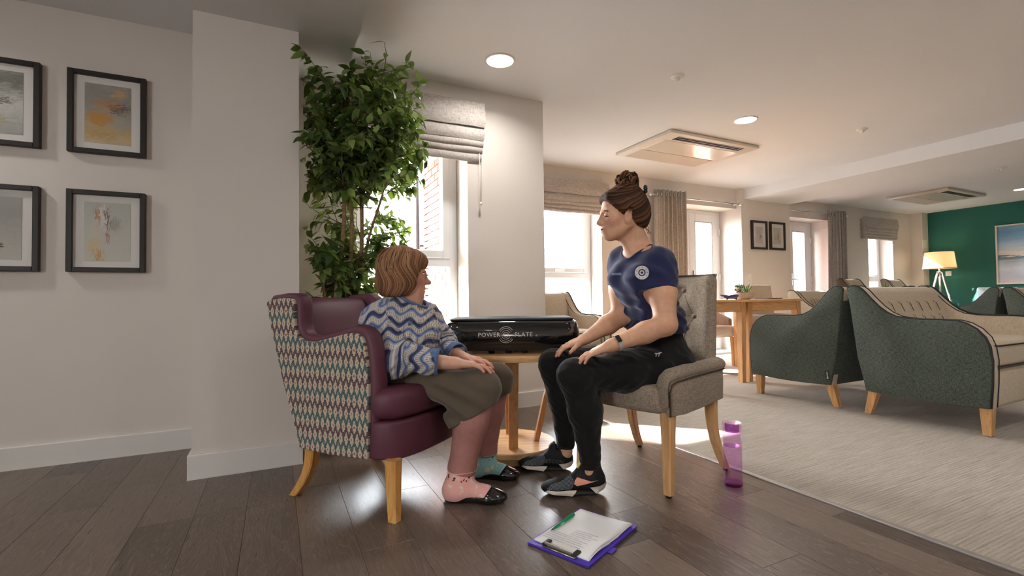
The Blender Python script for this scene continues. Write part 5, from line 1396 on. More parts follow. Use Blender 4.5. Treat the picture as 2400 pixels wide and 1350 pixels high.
for q in (-1, 1): eye(HP, HT[1], .99, yw, q, M['irisb'], M['brow'])

# T-shirt
SL = .45
shirt = [EC(pel+A3(-.025, -.005, .065), bel, .152, .114, .134, .106, lat, .05), EC(bel, che, .132, .104, .148, .104, lat, .05), EC(che, nek-A3(-.004, 0, .075), .148, .104, .130, .072, lat, .05), RC(nek-A3(-.004, 0, .055), Ls+A3(0, 0, .002), .050, .056, .045), RC(nek-A3(-.004, 0, .055), Rs+A3(0, 0, .002), .050, .056, .045)]
for q in (-1, 1): shirt.append(EL(che+A3(-.062, 0, .010)+lat*q*.066, (.060, .058, .062), None, .035))
slv = [RC(S+A3(0, 0, .002), S+(E_-S)*(SL+.03), .061, .0655, .035) for S, E_ in ((Ls, Le), (Rs, Re))]
wf = waves(5, 6, .065, .011); wg = waves(9, 5, .045, .0030)
def shirt_post(F, X, Y, Z):
    lowm = np.clip((.86-Z)/.16, 0, 1)
    F = F+wf(X*.6, Y*.6, Z*1.6)*lowm+wg(X, Y*.5, Z)
    pk = np.sin((X*2.1+Z*1.4+Y*.4)*46)*.0028*np.exp(-((Z-.93)/.05)**2)*np.clip((1.66-Y)/.05, 0, 1); F = F+pk      # sleeve pleats
    F = np.maximum(F, .655+(X-1.50)*.05-Z)                                                                       # hem
    c = nek+A3(-.004, 0, .006); n = unit(A3(-.36, 0, .93)); d = (X-c[0])*n[0]+(Y-c[1])*n[1]+(Z-c[2])*n[2]
    return F
def shirt_cut(F, X, Y, Z):
    F = shirt_post(F, X, Y, Z)
    for S, E_ in ((Ls, Le), (Rs, Re)):      # sleeve ends
        a = unit(E_-S); t = (X-S[0])*a[0]+(Y-S[1])*a[1]+(Z-S[2])*a[2]-np.linalg.norm(E_-S)*SL
        m = S+(E_-S)*SL; r = np.sqrt((X-m[0])**2+(Y-m[1])**2+(Z-m[2])**2)
        F = np.where(r < .105, np.maximum(F, np.where(slv_near(X, Y, Z, S, E_) < shirt_near(X, Y, Z), t, -1)), F)
    F = np.maximum(F, -neck_hole(X, Y, Z))
    return F
def slv_near(X, Y, Z, S, E_): return RC(S, S+(E_-S)*(SL+.03), .066, .0665).d(X, Y, Z)
def shirt_near(X, Y, Z): return np.minimum(shirt[0].d(X, Y, Z), np.minimum(shirt[1].d(X, Y, Z), shirt[2].d(X, Y, Z)))+.012
ncc = nek+A3(-.014, 0, -.010); ncn = unit(A3(-.40, -.02, .91)); nca = unit(np.cross(A3(0, 1, 0), ncn)); ncb = np.cross(ncn, nca)
def neck_hole(X, Y, Z):
    dx, dy, dz = X-ncc[0], Y-ncc[1], Z-ncc[2]; u = dx*nca[0]+dy*nca[1]+dz*nca[2]; v_ = dx*ncb[0]+dy*ncb[1]+dz*ncb[2]
    return (np.sqrt((u/.072)**2+(v_/.067)**2)-1)*.065
so_ = sdf_obj('t_shirt', shirt+slv, .0042, M['navy'], yw, shirt_cut, smooth=2)
# collar rib
def ring_around(name, n, fn, r, m, parent, sx=1, sy=1):
    b = BM(); tube(b, [fn(2*PI*k/n) for k in range(n)], r, 8, closed=True, sx=sx, sy=sy); return obj(name, b, m, parent, True)
P = np.array([ncc+ncn*.05+nca*.0735*math.cos(q)+ncb*.0685*math.sin(q) for q in [2*PI*k/56 for k in range(56)]]); P = project(shirt+slv, P, -ncn, -.002, shirt_post)
b = BM(); tube(b, [p for p in P], .0062, 8, closed=True); obj('collar', b, M['navy'], so_, True)
# chest badge: pale ring with dark centre, laid on the shirt
bc = A3(1.400, 1.615, .925)
ringp = lambda r0_, r1_, n=28: [[(r0_*math.cos(2*PI*k/n), r0_*math.sin(2*PI*k/n)), (r1_*math.cos(2*PI*k/n), r1_*math.sin(2*PI*k/n)), (r1_*math.cos(2*PI*(k+1)/n), r1_*math.sin(2*PI*(k+1)/n)), (r0_*math.cos(2*PI*(k+1)/n), r0_*math.sin(2*PI*(k+1)/n))] for k in range(n)]
disc = lambda r, n=24, cx=0, cy=0: [[(cx+r*math.cos(2*PI*k/n), cy+r*math.sin(2*PI*k/n)) for k in range(n)]]
M['print'] = mat('white screen print', srgb(206, 200, 198), .8); M['printb'] = mat('blue grey print', srgb(96, 104, 132), .8)
bx = unit(A3(.45, -.9, 0)); by = A3(0, 0, 1.); bd = unit(A3(.86, .42, 0)); allsh = shirt+slv
cam_p = A3(0, 0, CAM_H)
bd = unit(A3(1.405, 1.60, .925)-cam_p); bx = unit(np.cross(bd, A3(0, 0, 1))); bc = cam_p+(A3(1.405, 1.60, .925)-cam_p)*.93
decal('chest_badge', ringp(.0150, .0290), bc, bx, by, bd, allsh, M['print'], so_, .0016, shirt_post)
decal('badge_centre', disc(.0105), bc, bx, by, bd, allsh, M['print'], so_, .0016, shirt_post)
decal('badge_dot', disc(.0050), bc, bx, by, bd, allsh, M['navy'], so_, .0024, shirt_post)
for k in range(9): decal('badge_mark', disc(.0022, 8, .0222*math.cos(k*.7), .0222*math.sin(k*.7)), bc, bx, by, bd, allsh, M['printb'], so_, .0024, shirt_post)
bc2 = cam_p+(A3(1.385, 1.745, .925)-cam_p)*.93
decal('chest_print', [[(-.022, -.004), (.020, -.004), (.020, .006), (-.022, .006)]], bc2, bx, by, unit(A3(1.385, 1.745, .925)-cam_p), allsh, M['printb'], so_, .0016, shirt_post)

# joggers
jog = [EC(pel-A3(.0, 0, .03), pel+A3(-.045, -.01, .12), .158, .104, .136, .098, lat, .06), EL(pel+A3(.0, 0, -.03), (.095, .15, .080), None, .05)]
for H_, K_, A_, hd in ((Lh, Lk, La, 1), (Rh, Rk, Ra, -1)):
    cf = K_*.62+A_*.38+A3(.022, 0, 0)
    jog += [RC(H_+A3(.02, 0, 0), (H_+K_)*.5+A3(0, 0, .003), .098, .086, .04), RC((H_+K_)*.5+A3(0, 0, .003), K_, .086, .066, .04), EL(K_+A3(-.006, 0, .004), (.066, .063, .068), None, .03), RC(K_, cf, .064, .070, .03), RC(cf, A_+A3(0, 0, .015), .070, .041, .03), RC(A_+A3(0, 0, .030), A_+A3(0, 0, -.012), .042, .040, .01)]
wj = waves(21, 6, .06, .0032); wj2 = waves(22, 4, .03, .0012)
def jog_post(F, X, Y, Z):
    kn = 0
    for K_ in (Lk, Rk): kn = kn+np.exp(-(((X-K_[0]-.05)/.06)**2+((Z-K_[2]+.06)/.06)**2))
    hip = np.exp(-(((X-1.50)/.07)**2+((Z-.58)/.06)**2))
    F = F+wj2(X, Y, Z)+wj(X, Y*.5, Z)*np.clip(.35+hip+kn, 0, 1.3)
    F = np.maximum(F, .104-Z); return np.maximum(F, Z-.672-(X-1.5)*.05)
jo = sdf_obj('joggers', jog, .0048, M['black'], yw, jog_post, smooth=2)
for A_ in (La, Ra):
    b = BM(); tube(b, [A_+A3(.0405*math.cos(q), .0405*math.sin(q), .006) for q in [2*PI*k/28 for k in range(28)]], .004, 6, closed=True, sy=1.6); obj('cuff_seam', b, M['black'], jo, True)
# small leaping mark printed at the hip
pm = [[(-.012, -.002), (-.004, .001), (.004, .001), (.010, .006), (.013, .005), (.012, .009), (.006, .010), (-.002, .006), (-.008, .005)], [(.000, .002), (.004, .001), (.000, -.009), (-.003, -.010)], [(-.012, -.002), (-.008, .002), (-.010, -.010), (-.014, -.011)], [(-.008, .004), (-.012, -.002), (-.018, .004), (-.016, .005)]]
tgt = A3(1.44, 1.545, .580); pd_ = unit(tgt-cam_p); decal('hip_logo', pm, cam_p+(tgt-cam_p)*.93, unit(np.cross(pd_, A3(0, 0, 1))), A3(0, 0, 1.), pd_, jog, M['print'], jo, .0016, jog_post, .003)

# hair
M['hair1'] = None
def hairm(name, dark, mid_, light):
    m, nt, b = new_mat(name); set_bsdf(b, .72, .15); at = nd(nt, 'ShaderNodeAttribute', attribute_name='strand')
    col(nt, b, ramp(nt, V(at.outputs['Fac']), [(.1, dark), (.5, mid_), (.92, light)])); b.inputs['Anisotropic'].default_value = .5; return m
M['hair1'] = hairm('brown hair', srgb(34, 22, 17), srgb(66, 43, 31), srgb(122, 82, 56))
M['hair2'] = hairm('auburn brown bob', srgb(70, 48, 34), srgb(124, 88, 62), srgb(176, 136, 100))
r1d = np.random.default_rng(4); T1 = r1d.uniform(0, 1, 4096)
def n1(x):
    i = np.floor(x).astype(int); f = x-i; f = f*f*(3-2*f); return T1[i % 4096]*(1-f)+T1[(i+1) % 4096]*f
def strand(x): return .5*n1(x)+.3*n1(x*2.3+17)+.2*n1(x*5.1+91)
def grooved(prims, h, T, s, coordf, amp, post=None, lo=None, hi=None):
    v, q = sdf_verts(prims, h, post, lo, hi); v = relax(v, q, 2)
    L = (v-T[0])@T[1].T/s; st = strand(coordf(L))
    e = 1e-3; F0 = field(prims, v[:, 0], v[:, 1], v[:, 2]); G_ = np.stack([field(prims, v[:, 0]+e*(i == 0), v[:, 1]+e*(i == 1), v[:, 2]+e*(i == 2))-F0 for i in range(3)], 1); G_ /= np.linalg.norm(G_, axis=1)[:, None]+1e-9
    return v+G_*((st-.5)*amp)[:, None], q, st
HE = lambda c, r, k=.02, sub=False: EL(HP(*c), np.array(r)*.99, HT[1], k, sub)
h1 = [HE((-.022, 0, .046), (.1035, .0835, .091)), HE((-.072, 0, -.008), (.056, .066, .062), .04), HE((-.03, 0, .115), (.045, .045, .04), .04), RC(HP(.066, .045, .082), HP(.005, .083, .012), .018, .013, .03), RC(HP(.066, -.045, .082), HP(.005, -.083, .012), .018, .013, .03), HE((.052, 0, .088), (.030, .045, .022), .03),
      HE((.108, 0, -.010), (.060, .090, .082), .012, True), HE((.055, 0, -.055), (.060, .095, .070), .012, True), HE((-.008, .086, -.012), (.028, .020, .036), .008, True), HE((-.008, -.086, -.012), (.028, .020, .036), .008, True), HE((-.02, 0, -.125), (.11, .09, .060), .01, True)]
def flow1(L):      # strands sweep back from the hairline to the bun
    d = L-np.array([-.045, 0, .118]); r = np.linalg.norm(d, axis=1)+1e-6
    return 400+34*d[:, 2]/r+16*np.abs(d[:, 1])/r+np.sign(d[:, 1])*150+10*d[:, 0]/r
v, q, st = grooved(h1, .0026, HT, .99, flow1, .006, None, HP(-.02, 0, .03)-.16, HP(-.02, 0, .03)+.16)
ho = np_mesh('hair', v, q, M['hair1'], yw, {'strand': np.clip(st*1.15-.1, 0, 1)})
rb = random.Random(8); vs1, qs1, sts = [], [], []
def lock(pts, r, shade, n=7, taper=True):
    b = BM(); P = catmull(pts, 5); K = len(P); tube(b, P, [r*(1-.55*abs(2*i/K-1)**2) if taper else r for i in range(K)], n)
    me = bpy.data.meshes.new('lock'); b.to_mesh(me); b.free()
    vv = np.array([v_.co for v_ in me.vertices]); return me, vv
def add_locks(name, specs, m, parent):
    b = BM(); shade = []
    for pts, r, sh in specs:
        P = catmull(pts, 5); K = len(P); n0 = len(b.verts); tube(b, P, [r*(1-.7*abs(2*i/K-1)**2.5) for i in range(K)], 6); shade += [sh]*(len(b.verts)-n0)
    o = obj(name, b, m, parent, True); at = o.data.attributes.new('strand', 'FLOAT', 'POINT'); at.data.foreach_set('value', shade); o['kind'] = 'stuff'; return o
specs = []
for k in range(46):       # curls of the bun
    a = rb.uniform(0, 6.28); el = rb.uniform(-.5, 1.3); c = HP(-.035+.034*math.cos(a)*math.cos(el), .036*math.sin(a)*math.cos(el), .152+.030*math.sin(el)); ax_ = unit(A3(rb.gauss(0, 1), rb.gauss(0, 1), rb.gauss(0, .6))); u_, w_ = [np.array(x) for x in frame_of(ax_)]; rr_ = rb.uniform(.012, .022); a0 = rb.uniform(0, 6.28)
    specs.append(([c+(u_*math.cos(a0+t*1.3)+w_*math.sin(a0+t*1.3))*rr_*(1-.05*t)+ax_*.004*t for t in range(6)], rb.uniform(.0040, .0068), rb.uniform(.1, 1)))
specs2 = []
for k in range(26):       # loose strands: temples and nape
    if k < 8: y = .080*(1 if k % 2 else -1); p = [HP(.060, y*.6, .085), HP(.035, y*.98, .045), HP(.012, y*1.06, .018), HP(-.02, y*1.04, .004+.002*k)]
    elif k < 14: y = rb.uniform(-.05, .05); p = [HP(-.09, y, -.04), HP(-.105, y*1.1, -.075), HP(-.110+rb.uniform(-.02, .02), y*1.2, -.105)]
    else: y = rb.uniform(-.07, .07); p = [HP(.07, y*.8, .09), HP(.02, y*1.1, .135-.3*abs(y)), HP(-.03, y, .145-.2*abs(y))]
    specs2.append((p, rb.uniform(.0009, .002), rb.uniform(.3, .9)))
add_locks('bun', specs, M['hair1'], ho); add_locks('loose_strands', specs2, M['hair1'], ho)
b = BM()
for k in range(5): q = k*2*PI/5; bmesh.ops.create_icosphere(b, subdivisions=2, radius=.009, matrix=Matrix.Translation(HP(-.100+.004*math.cos(q), .045+.011*math.cos(q), .108+.011*math.sin(q))))
tube(b, [HP(-.096, .044, .100), HP(-.09, .05, .080), HP(-.083, .052, .068)], .0028, 6); obj('hair_clip', b, M['blackpl'], ho, True)

# wrist tracker
wd_ = unit(Lw-Le); wc = Lw-wd_*.030; wa, wb_ = [np.array(x) for x in frame_of(wd_)]
wt = thing('tmp', 'x', 'x'); bpy.data.objects.remove(wt)
b = BM(); R = []
for k in range(28):
    q = 2*PI*k/28; p = wc+(wa*math.cos(q)+wb_*math.sin(q))*.0315; R.append([p-wd_*.008, p+wd_*.008, p+wd_*.008+(p-wc)*.06, p-wd_*.008+(p-wc)*.06])
rings(b, R, False, True); ws = obj('tracker_strap', b, mat('pale grey strap', srgb(176, 168, 162), .6), yw, angle=50)
un = unit(A3(-.35, -.75, .62)); un = unit(un-wd_*(un@wd_)); us = np.cross(un, wd_)
b = BM(); box(b, -.009, .009, -.016, .016, 0, .006, .003, 2); o = obj('tracker_screen', b, M['gloss'], ws); o.matrix_local = basis(wd_, us, un, wc+un*.0325)

# training shoes
M['shoe'] = mat('black knit upper', srgb(22, 22, 24), .7, .3, .3, 90, (400, .4)); M['shoemesh'] = None
m, nt, b_ = new_mat('grey knit mesh'); set_bsdf(b_, .8, .3); x, y, z = sep(nt, coords(nt)); g = ((x*190).frac() > .45)*((z*190+y*90).frac() > .45); col(nt, b_, mixc(nt, g, srgb(40, 42, 46), srgb(120, 126, 132))); M['shoemesh'] = m
M['sole'] = mat('off white foam', srgb(206, 194, 180), .6, .3, .05, 20); M['copper'] = mat('copper print', srgb(222, 150, 124), .45); M['yellow'] = mat('mustard webbing', srgb(178, 158, 52), .7); M['rubber2'] = mat('black outsole', (.015, .015, .016), .6)
def trainer(heel, toe, near, label_text, inner):
    heel, toe = A3(*heel, 0), A3(*toe, 0); f = unit(toe-heel); l_ = np.cross(A3(0, 0, 1), f); s = np.linalg.norm(toe-heel)/.275
    P = lambda x, y, z: heel+(f*x+l_*y+A3(0, 0, 1)*z)*s; R = np.array([f, l_, A3(0, 0, 1)])
    E = lambda c, r, k=.02: EL(P(*c), np.array(r)*s, R, k); C = lambda a, b, ra, rb, k=.02: RC(P(*a), P(*b), ra*s, rb*s, k)
    up = [E((.050, 0, .050), (.050, .034, .050)), C((.06, 0, .060), (.190, 0, .034), .035, .030, .03), E((.218, 0, .030), (.056, .042, .027), .03), C((.050, 0, .070), (.055, 0, .106), .034, .036, .02), C((.125, 0, .070), (.088, 0, .122), .020, .018, .02)]
    def post(F, X, Y, Z): F = np.maximum(F, .012-Z); return np.maximum(F, -RC(P(.060, 0, .100), P(.062, 0, .18), .031, .034).d(X, Y, Z))
    o = sdf_obj('training_shoe', up, .0032, M['shoe'], yw, post, smooth=2)
    so2 = [EC(P(.050, 0, .010), P(.140, 0, .010), .038, .011, .037, .010, l_, .02), EC(P(.140, 0, .010), P(.228, .0, .012), .037, .010, .043, .011, l_, .02)]
    sdf_obj('outsole', so2, .0035, M['rubber2'], o, lambda F, X, Y, Z: np.maximum(F, .001-Z), smooth=2)
    for sd in (-1, 1):
        D = -l_*sd; X0 = P(0, sd*.09, 0); yd = A3(0, 0, 1.)
        dc = lambda nm, sh, m_, off=.002: decal(nm, [[(u*s, v_*s) for u, v_ in p] for p in sh], X0, f, yd, D, up+so2, m_, o, off, None, .005)
        dc('midsole', [[(.150, .004), (.262, .020), (.250, .030), (.205, .028), (.130, .026)]], M['sole'], .003)
        dc('midsole', [[(-.002, .018), (.050, .012), (.075, .036), (.030, .042), (.000, .050)]], M['sole'], .003)
        dc('toe_mesh', [[(.150, .030), (.255, .032), (.235, .050), (.190, .062), (.150, .078), (.138, .060)]], M['shoemesh'], .0013)
        if near and sd > 0:
            sw = [(.040, .068), (.075, .056), (.105, .046), (.128, .042), (.140, .050), (.136, .064), (.126, .076), (.127, .060), (.118, .055), (.100, .056), (.070, .062)]
            dc('side_mark', [sw], M['copper'], .0026)
        if label_text and (sd > 0) == inner:
            me = text_mesh(label_text, .026*s, .0); 
            mesh_decal('side_lettering', me, P(.105, sd*.09, .048), f*(-1 if inner else 1) if False else (f if sd < 0 else -f), unit(A3(0, 0, 1.)-f*.0), D, up+so2, mat('grey lettering', srgb(88, 82, 82), .7), o, .0026)
    b = BM(); box(b, -.012*s, .012*s, -.016*s, .016*s, -.002, .0015, .001, 1); t_ = obj('pull_tab', b, M['yellow'] if near else M['black'], o); td = unit(P(.088, 0, .122)-P(.125, 0, .070)); nn = unit(np.cross(l_, td)); nn = nn if nn[2] > 0 or nn@f > 0 else -nn
    t_.matrix_local = basis(td, np.cross(nn, td), nn, P(.098, 0, .106)+nn*.0195*s)
    for k in range(5):
        b = BM(); xx = .105+.020*k; zz = .094-.0145*k; tube(b, [P(xx, -.024, zz-.012), P(xx+.006, -.010, zz+.004), P(xx+.006, .010, zz+.004), P(xx, .024, zz-.012)], .0026, 6); obj('lace', b, M['blackpl'], o, True)
    return o
trainer((1.248, 1.668), (.994, 1.776), True, None, True)
trainer((1.280, 1.964), (1.048, 2.090), False, 'METCON', True)
keep(yw, Yo)
# ------------------------------------------------------------------ older woman, seated in the patterned armchair
ow = thing('person', 'person with a short auburn bob in a blue chevron knitted jumper and olive skirt', 'person', (.56, 2.05, 0))
Oo = np.array([.56, 2.05, 0.])
M['skin2'] = skin('older fair skin', srgb(208, 158, 134), srgb(184, 92, 84))
pel, bel, che, nek = A3(.463, 2.199, .490), A3(.490, 2.160, .585), A3(.508, 2.146, .690), A3(.520, 2.165, .790)
Rs, Ls, Re, Le, Rw, Lw = A3(.400, 2.108, .728), A3(.628, 2.222, .728), A3(.425, 2.005, .580), A3(.690, 2.172, .605), A3(.660, 1.885, .558), A3(.738, 2.000, .562)
Rh, Lh, Rk, Lk, Ra, La = A3(.478, 2.100, .475), A3(.605, 2.215, .475), A3(.765, 1.852, .452), A3(.905, 2.022, .450), A3(.690, 1.895, .105), A3(.868, 2.082, .092)
lat = unit(Ls-Rs); face = unit(np.cross(lat, A3(0, 0, 1)))
hf = unit(A3(.935, -.30, -.06)+A3(.03, .12, 0)); hl = unit(np.cross(A3(0, 0, 1), hf)); hu = np.cross(hf, hl)
HT = (A3(.521, 2.156, .932), np.array([hf, hl, hu])); S2 = .94; hp, HP = head_parts(HT, S2, True)
neckp = [RC(HP(-.025, 0, -.04), nek+A3(-.005, .0, -.02), .048, .058, .03), RC(HP(.030, 0, -.085), nek+A3(.03, -.025, -.03), .034, .044, .035)]
arms = []
for S, E_, W_ in ((Rs, Re, Rw), (Ls, Le, Lw)): arms += [RC(S, E_, .050, .042, .03), RC(E_, E_*.5+W_*.5, .042, .036, .02), RC(E_*.5+W_*.5, W_, .036, .0255, .02)]
core = [EC(pel, bel, .15, .12, .14, .12, lat, .05), EC(bel, che, .14, .12, .145, .11, lat, .05), EC(che, nek-A3(0, 0, .04), .145, .11, .10, .06, lat, .05)]
hR, tR = hand_parts(Rw, unit(A3(.826, 1.802, .540)-Rw), A3(-.10, -.05, -1), unit(A3(.5, .85, 0)), .96, (.08, .20, .30), .10, (.85, .42, .05))
hL, tL = hand_parts(Lw, unit(A3(.826, 1.872, .552)-Lw), A3(-.10, -.05, -1), unit(A3(-.85, -.5, 0)), .96, (.06, .24, .30), .10, (.85, .42, .10))
v1 = sdf_verts(core+neckp+arms, .006)
v2 = sdf_verts(hp+neckp, .0025, None, HP(-.02, 0, 0)-.145, HP(-.02, 0, 0)+.145)
v3 = [sdf_verts(hh+[RC(E_*.3+W_*.7, W_, .0310, .0252, .02)], .0019, None, np.minimum(W_, tips[1][0])-.06, np.maximum(W_, tips[1][0])+.06) for hh, tips, E_, W_ in ((hR, tR, Re, Rw), (hL, tL, Le, Lw))]
Vb, Qb = join([v1, v2]+v3)
np_mesh('body', Vb, Qb, M['skin2'], ow, {'flush': np.clip(flush_of(Vb, HT, S2, tL+tR)*1.1, 0, 1)})
M['nail2'] = mat('bare nail', srgb(222, 182, 166), .3); nails(tL+tR, M['nail2'], ow)
for q in (-1, 1): eye(HP, HT[1], S2, ow, q, M['irisg'], M['skin2'])
# rimless spectacles
gl = BM()
for q in (-1, 1):
    P = [HP(.104-.0035*abs(math.sin(t)), q*.034+.023*math.cos(t), .000+.016*math.sin(t)) for t in [2*PI*k/24 for k in range(24)]]
    tube(gl, P, .0009, 6, closed=True); tube(gl, [HP(.101, q*.057, .004), HP(.085, q*.070, .007), HP(.02, q*.078, .006), HP(-.005, q*.077, -.002)], .0013, 6)
tube(gl, [HP(.106, -.011, .003), HP(.110, 0, .006), HP(.106, .011, .003)], .0012, 6)
go = obj('spectacles', gl, mat('thin metal rim', (.5, .45, .42), .25, metal=1), ow, True)
for q in (-1, 1):
    b = BM(); b.faces.new([b.verts.new(HP(.104-.0035*abs(math.sin(t)), q*.034+.022*math.cos(t), .0155*math.sin(t))) for t in [2*PI*k/24 for k in range(24)]]); obj('spectacle_lens', b, M['glass'], go)

# hair: layered bob with fringe
HE = lambda c, r, k=.02, sub=False: EL(HP(*c), np.array(r)*S2, HT[1], k, sub)
h2 = [HE((-.020, 0, .048), (.113, .094, .093)), HE((-.060, 0, -.035), (.078, .088, .085), .04), HE((.045, 0, .072), (.058, .066, .040), .03)]
for q in (-1, 1): h2 += [HE((.002, q*.068, -.015), (.052, .030, .082), .03), HE((-.045, q*.055, -.085), (.045, .036, .035), .03)]
h2 += [HE((.118, 0, -.045), (.070, .105, .085), .012, True), HE((.075, 0, -.115), (.080, .085, .075), .014, True), HE((-.010, 0, -.142), (.12, .13, .045), .012, True)]
def flow2(L):
    d = L-np.array([-.035, 0, .135]); return 600+np.arctan2(d[:, 1], d[:, 0])*34+L[:, 2]*14+8*np.sin(L[:, 2]*30)
v, q, st = grooved(h2, .0026, HT, S2, flow2, .009, None, HP(-.02, 0, .0)-.16, HP(-.02, 0, .0)+.16)
ho = np_mesh('hair', v, q, M['hair2'], ow, {'strand': np.clip(st*1.1-.05+.15*np.clip(((v-HT[0])@HT[1][2])/.12, -1, 1), 0, 1)})
rb = random.Random(5); specs = []
for k in range(150):
    a = rb.uniform(-PI, PI); ra = .98+rb.uniform(0, .05); c0 = np.array([-.035, 0, .128])
    def pt(t):
        th = .15+t*1.75; x = -.022+.112*math.sin(th)*math.cos(a)*ra; y = .094*math.sin(th)*math.sin(a)*ra; z = .045+.094*math.cos(th)*ra
        if th > 1.4: k_ = (th-1.4)/.5; x = x*(1-.0*k_); z -= .035*k_
        return x, y, z
    tm_ = 1.0 if abs(a) > 1.0 else (.50+.18*abs(a)); ph = rb.uniform(0, 6)
    pts = []
    for j in range(6):
        x, y, z = pt(tm_*(.25+.75*j/5)); pts.append(HP(x+.002*math.sin(j+ph), y+.003*math.sin(j*1.3+ph), z))
    specs.append((pts, rb.uniform(.0012, .0030), rb.uniform(.25, 1)))
add_locks('hair_locks', specs, M['hair2'], ho)

# jumper with chevron stripes
def knit():
    m, nt, b = new_mat('crochet chevron knit'); set_bsdf(b, .95, .15, sheen=.2)
    u, v, _ = sep(nt, coords(nt, attr='knit'))
    w_ = ((u/.076)*6.2832).sin()*.5+.5
    t = v+w_*.026; p = (t/.086).frac()
    cr, gr, nv, bl, lb = G(206, 196, 182), G(150, 150, 160), G(36, 40, 78), G(74, 96, 144), G(136, 156, 186)
    c = ramp(nt, p, [(0, nv), (.16, nv), (.165, bl), (.24, cr), (.245, cr), (.44, gr), (.45, gr), (.52, bl), (.53, bl), (.62, lb), (.63, lb), (.70, cr), (.71, cr), (.90, gr), (.93, gr), (.995, nv)], 'CONSTANT')
    hole = ((u/.0075).frac() < .38)*(((p-.34).abs() < .07).max((p-.80).abs() < .06)); c = mixc(nt, hole*.75, c, G(110, 100, 98))
    hn = ((u/.0062).frac()-.5).abs()+((v/.0055).frac()-.5).abs()
    n = V(noise(nt, coords(nt), 300, 2)); c = mixc(nt, n*.22, c, G(120, 116, 122)); col(nt, b, c)
    bump(nt, b, hn*.5+n*.5-hole*.8, .75, .003); return m
M['knit'] = knit(); M['bluerib'] = fabric('blue ribbed edge', srgb(62, 84, 124), srgb(96, 118, 158), 300)
jt = [EC(pel+A3(.01, -.01, .015), bel, .178, .150, .168, .148, lat, .05), EC(bel, che, .168, .148, .165, .130, lat, .05), EC(che, nek-A3(.0, -.0, .035), .165, .130, .120, .080, lat, .05), RC(nek-A3(.012, -.01, .020), Rs, .060, .066, .05), RC(nek-A3(.012, -.01, .020), Ls, .060, .066, .05), EL(che+face*.055-A3(0, 0, .055), (.10, .11, .08), None, .06), EL(nek+A3(-.05, .03, -.03), (.075, .075, .055), None, .05)]
RSL = [(Rs, Re, Rw), (Ls, Le, Lw)]
def sl_prims(S, E_, W_): C_ = E_*.28+W_*.72; return [RC(S, E_, .076, .074, .04), RC(E_, C_, .072, .050, .035)]
js = sl_prims(*RSL[0])+sl_prims(*RSL[1])
wv = waves(31, 7, .085, .010); wv2 = waves(32, 5, .035, .0030)
def jump_post(F, X, Y, Z):
    F = F+wv(X, Y, Z*.7)*np.clip((.72-Z)/.12, .15, 1)+wv2(X, Y, Z)
    for S, E_, W_ in RSL:
        a = unit(W_-E_); C_ = E_*.28+W_*.72; t = (X-C_[0])*a[0]+(Y-C_[1])*a[1]+(Z-C_[2])*a[2]; r = np.sqrt((X-C_[0])**2+(Y-C_[1])**2+(Z-C_[2])**2)
        F = np.where(r < .085, np.maximum(F, t), F)
    c = nek+A3(.012, -.012, -.004); n = unit(A3(.34, -.30, .90)); a = unit(np.cross(A3(0, 1, 0), n)); b_ = np.cross(n, a)
    dx, dy, dz = X-c[0], Y-c[1], Z-c[2]; hole = (np.sqrt(((dx*a[0]+dy*a[1]+dz*a[2])/.075)**2+((dx*b_[0]+dy*b_[1]+dz*b_[2])/.068)**2)-1)*.065
    F = np.maximum(F, np.where(Z > .70, -hole, -1)); return np.maximum(F, .425-Z)
def knit_attr(V_):
    X, Y, Z = V_[:, 0], V_[:, 1], V_[:, 2]
    rh = unit(A3(.85, -.42, 0)); U = V_@rh; Vv = .80-Z+.10*np.abs((V_-che)@lat)
    dt = np.min([p.d(X, Y, Z) for p in jt], 0); best = dt-.004
    for S, E_, W_ in RSL:
        L1 = np.linalg.norm(E_-S); a = unit(E_-S); t1 = np.clip((V_-S)@a, -.03, L1); d1 = np.linalg.norm(V_-S-np.outer(t1, a), axis=1)-.075
        b_ = unit(W_-E_); s2 = (V_-E_)@b_; t2 = np.clip(s2, 0, .4); d2 = np.linalg.norm(V_-E_-np.outer(t2, b_), axis=1)-.062
        m2 = np.minimum(d1, d2) < best; k = np.clip((s2+.02)/.12, 0, 1); k = k*k*(3-2*k)*np.clip(.5+(d1-d2)/.03, 0, 1)
        vs_ = .80-S[2]+t1*.95; vf = .80-S[2]+L1*.95+s2*.9; uf = E_@rh+(E_[2]-Z)*1.0
        U = np.where(m2, U*(1-k)+uf*k, U); Vv = np.where(m2, vs_*(1-k)+vf*k, Vv); best = np.minimum(best, np.minimum(d1, d2))
    return {'knit': np.stack([U, Vv, 0*U], 1)}
ju = sdf_obj('jumper', jt+js, .0042, M['knit'], ow, jump_post, attrs=knit_attr, smooth=2)
for S, E_, W_ in RSL:
    a = unit(W_-E_); C_ = E_*.28+W_*.72; p0, p1 = [np.array(x) for x in frame_of(a)]
    b = BM(); R = []
    for t, r in ((-.022, .0535), (-.006, .0545), (.008, .0535), (.010, .048), (-.006, .046)): R.append([C_+a*t+(p0*math.cos(q)+p1*math.sin(q))*(r+.0012*math.sin(q*22)) for q in [2*PI*k/44 for k in range(44)]])
    rings(b, R, False); obj('cuff', b, M['bluerib'], ju, True)
c = nek+A3(.012, -.012, -.004); n = unit(A3(.34, -.30, .90)); a = unit(np.cross(A3(0, 1, 0), n)); b_ = np.cross(n, a)
P = np.array([c+n*.05+a*.077*math.cos(q)+b_*.070*math.sin(q) for q in [2*PI*k/56 for k in range(56)]]); P = project(jt, P, -n, .001)
b = BM(); tube(b, [p for p in P], .0065, 8, closed=True); obj('neck_band', b, M['bluerib'], ju, True)
b = BM()
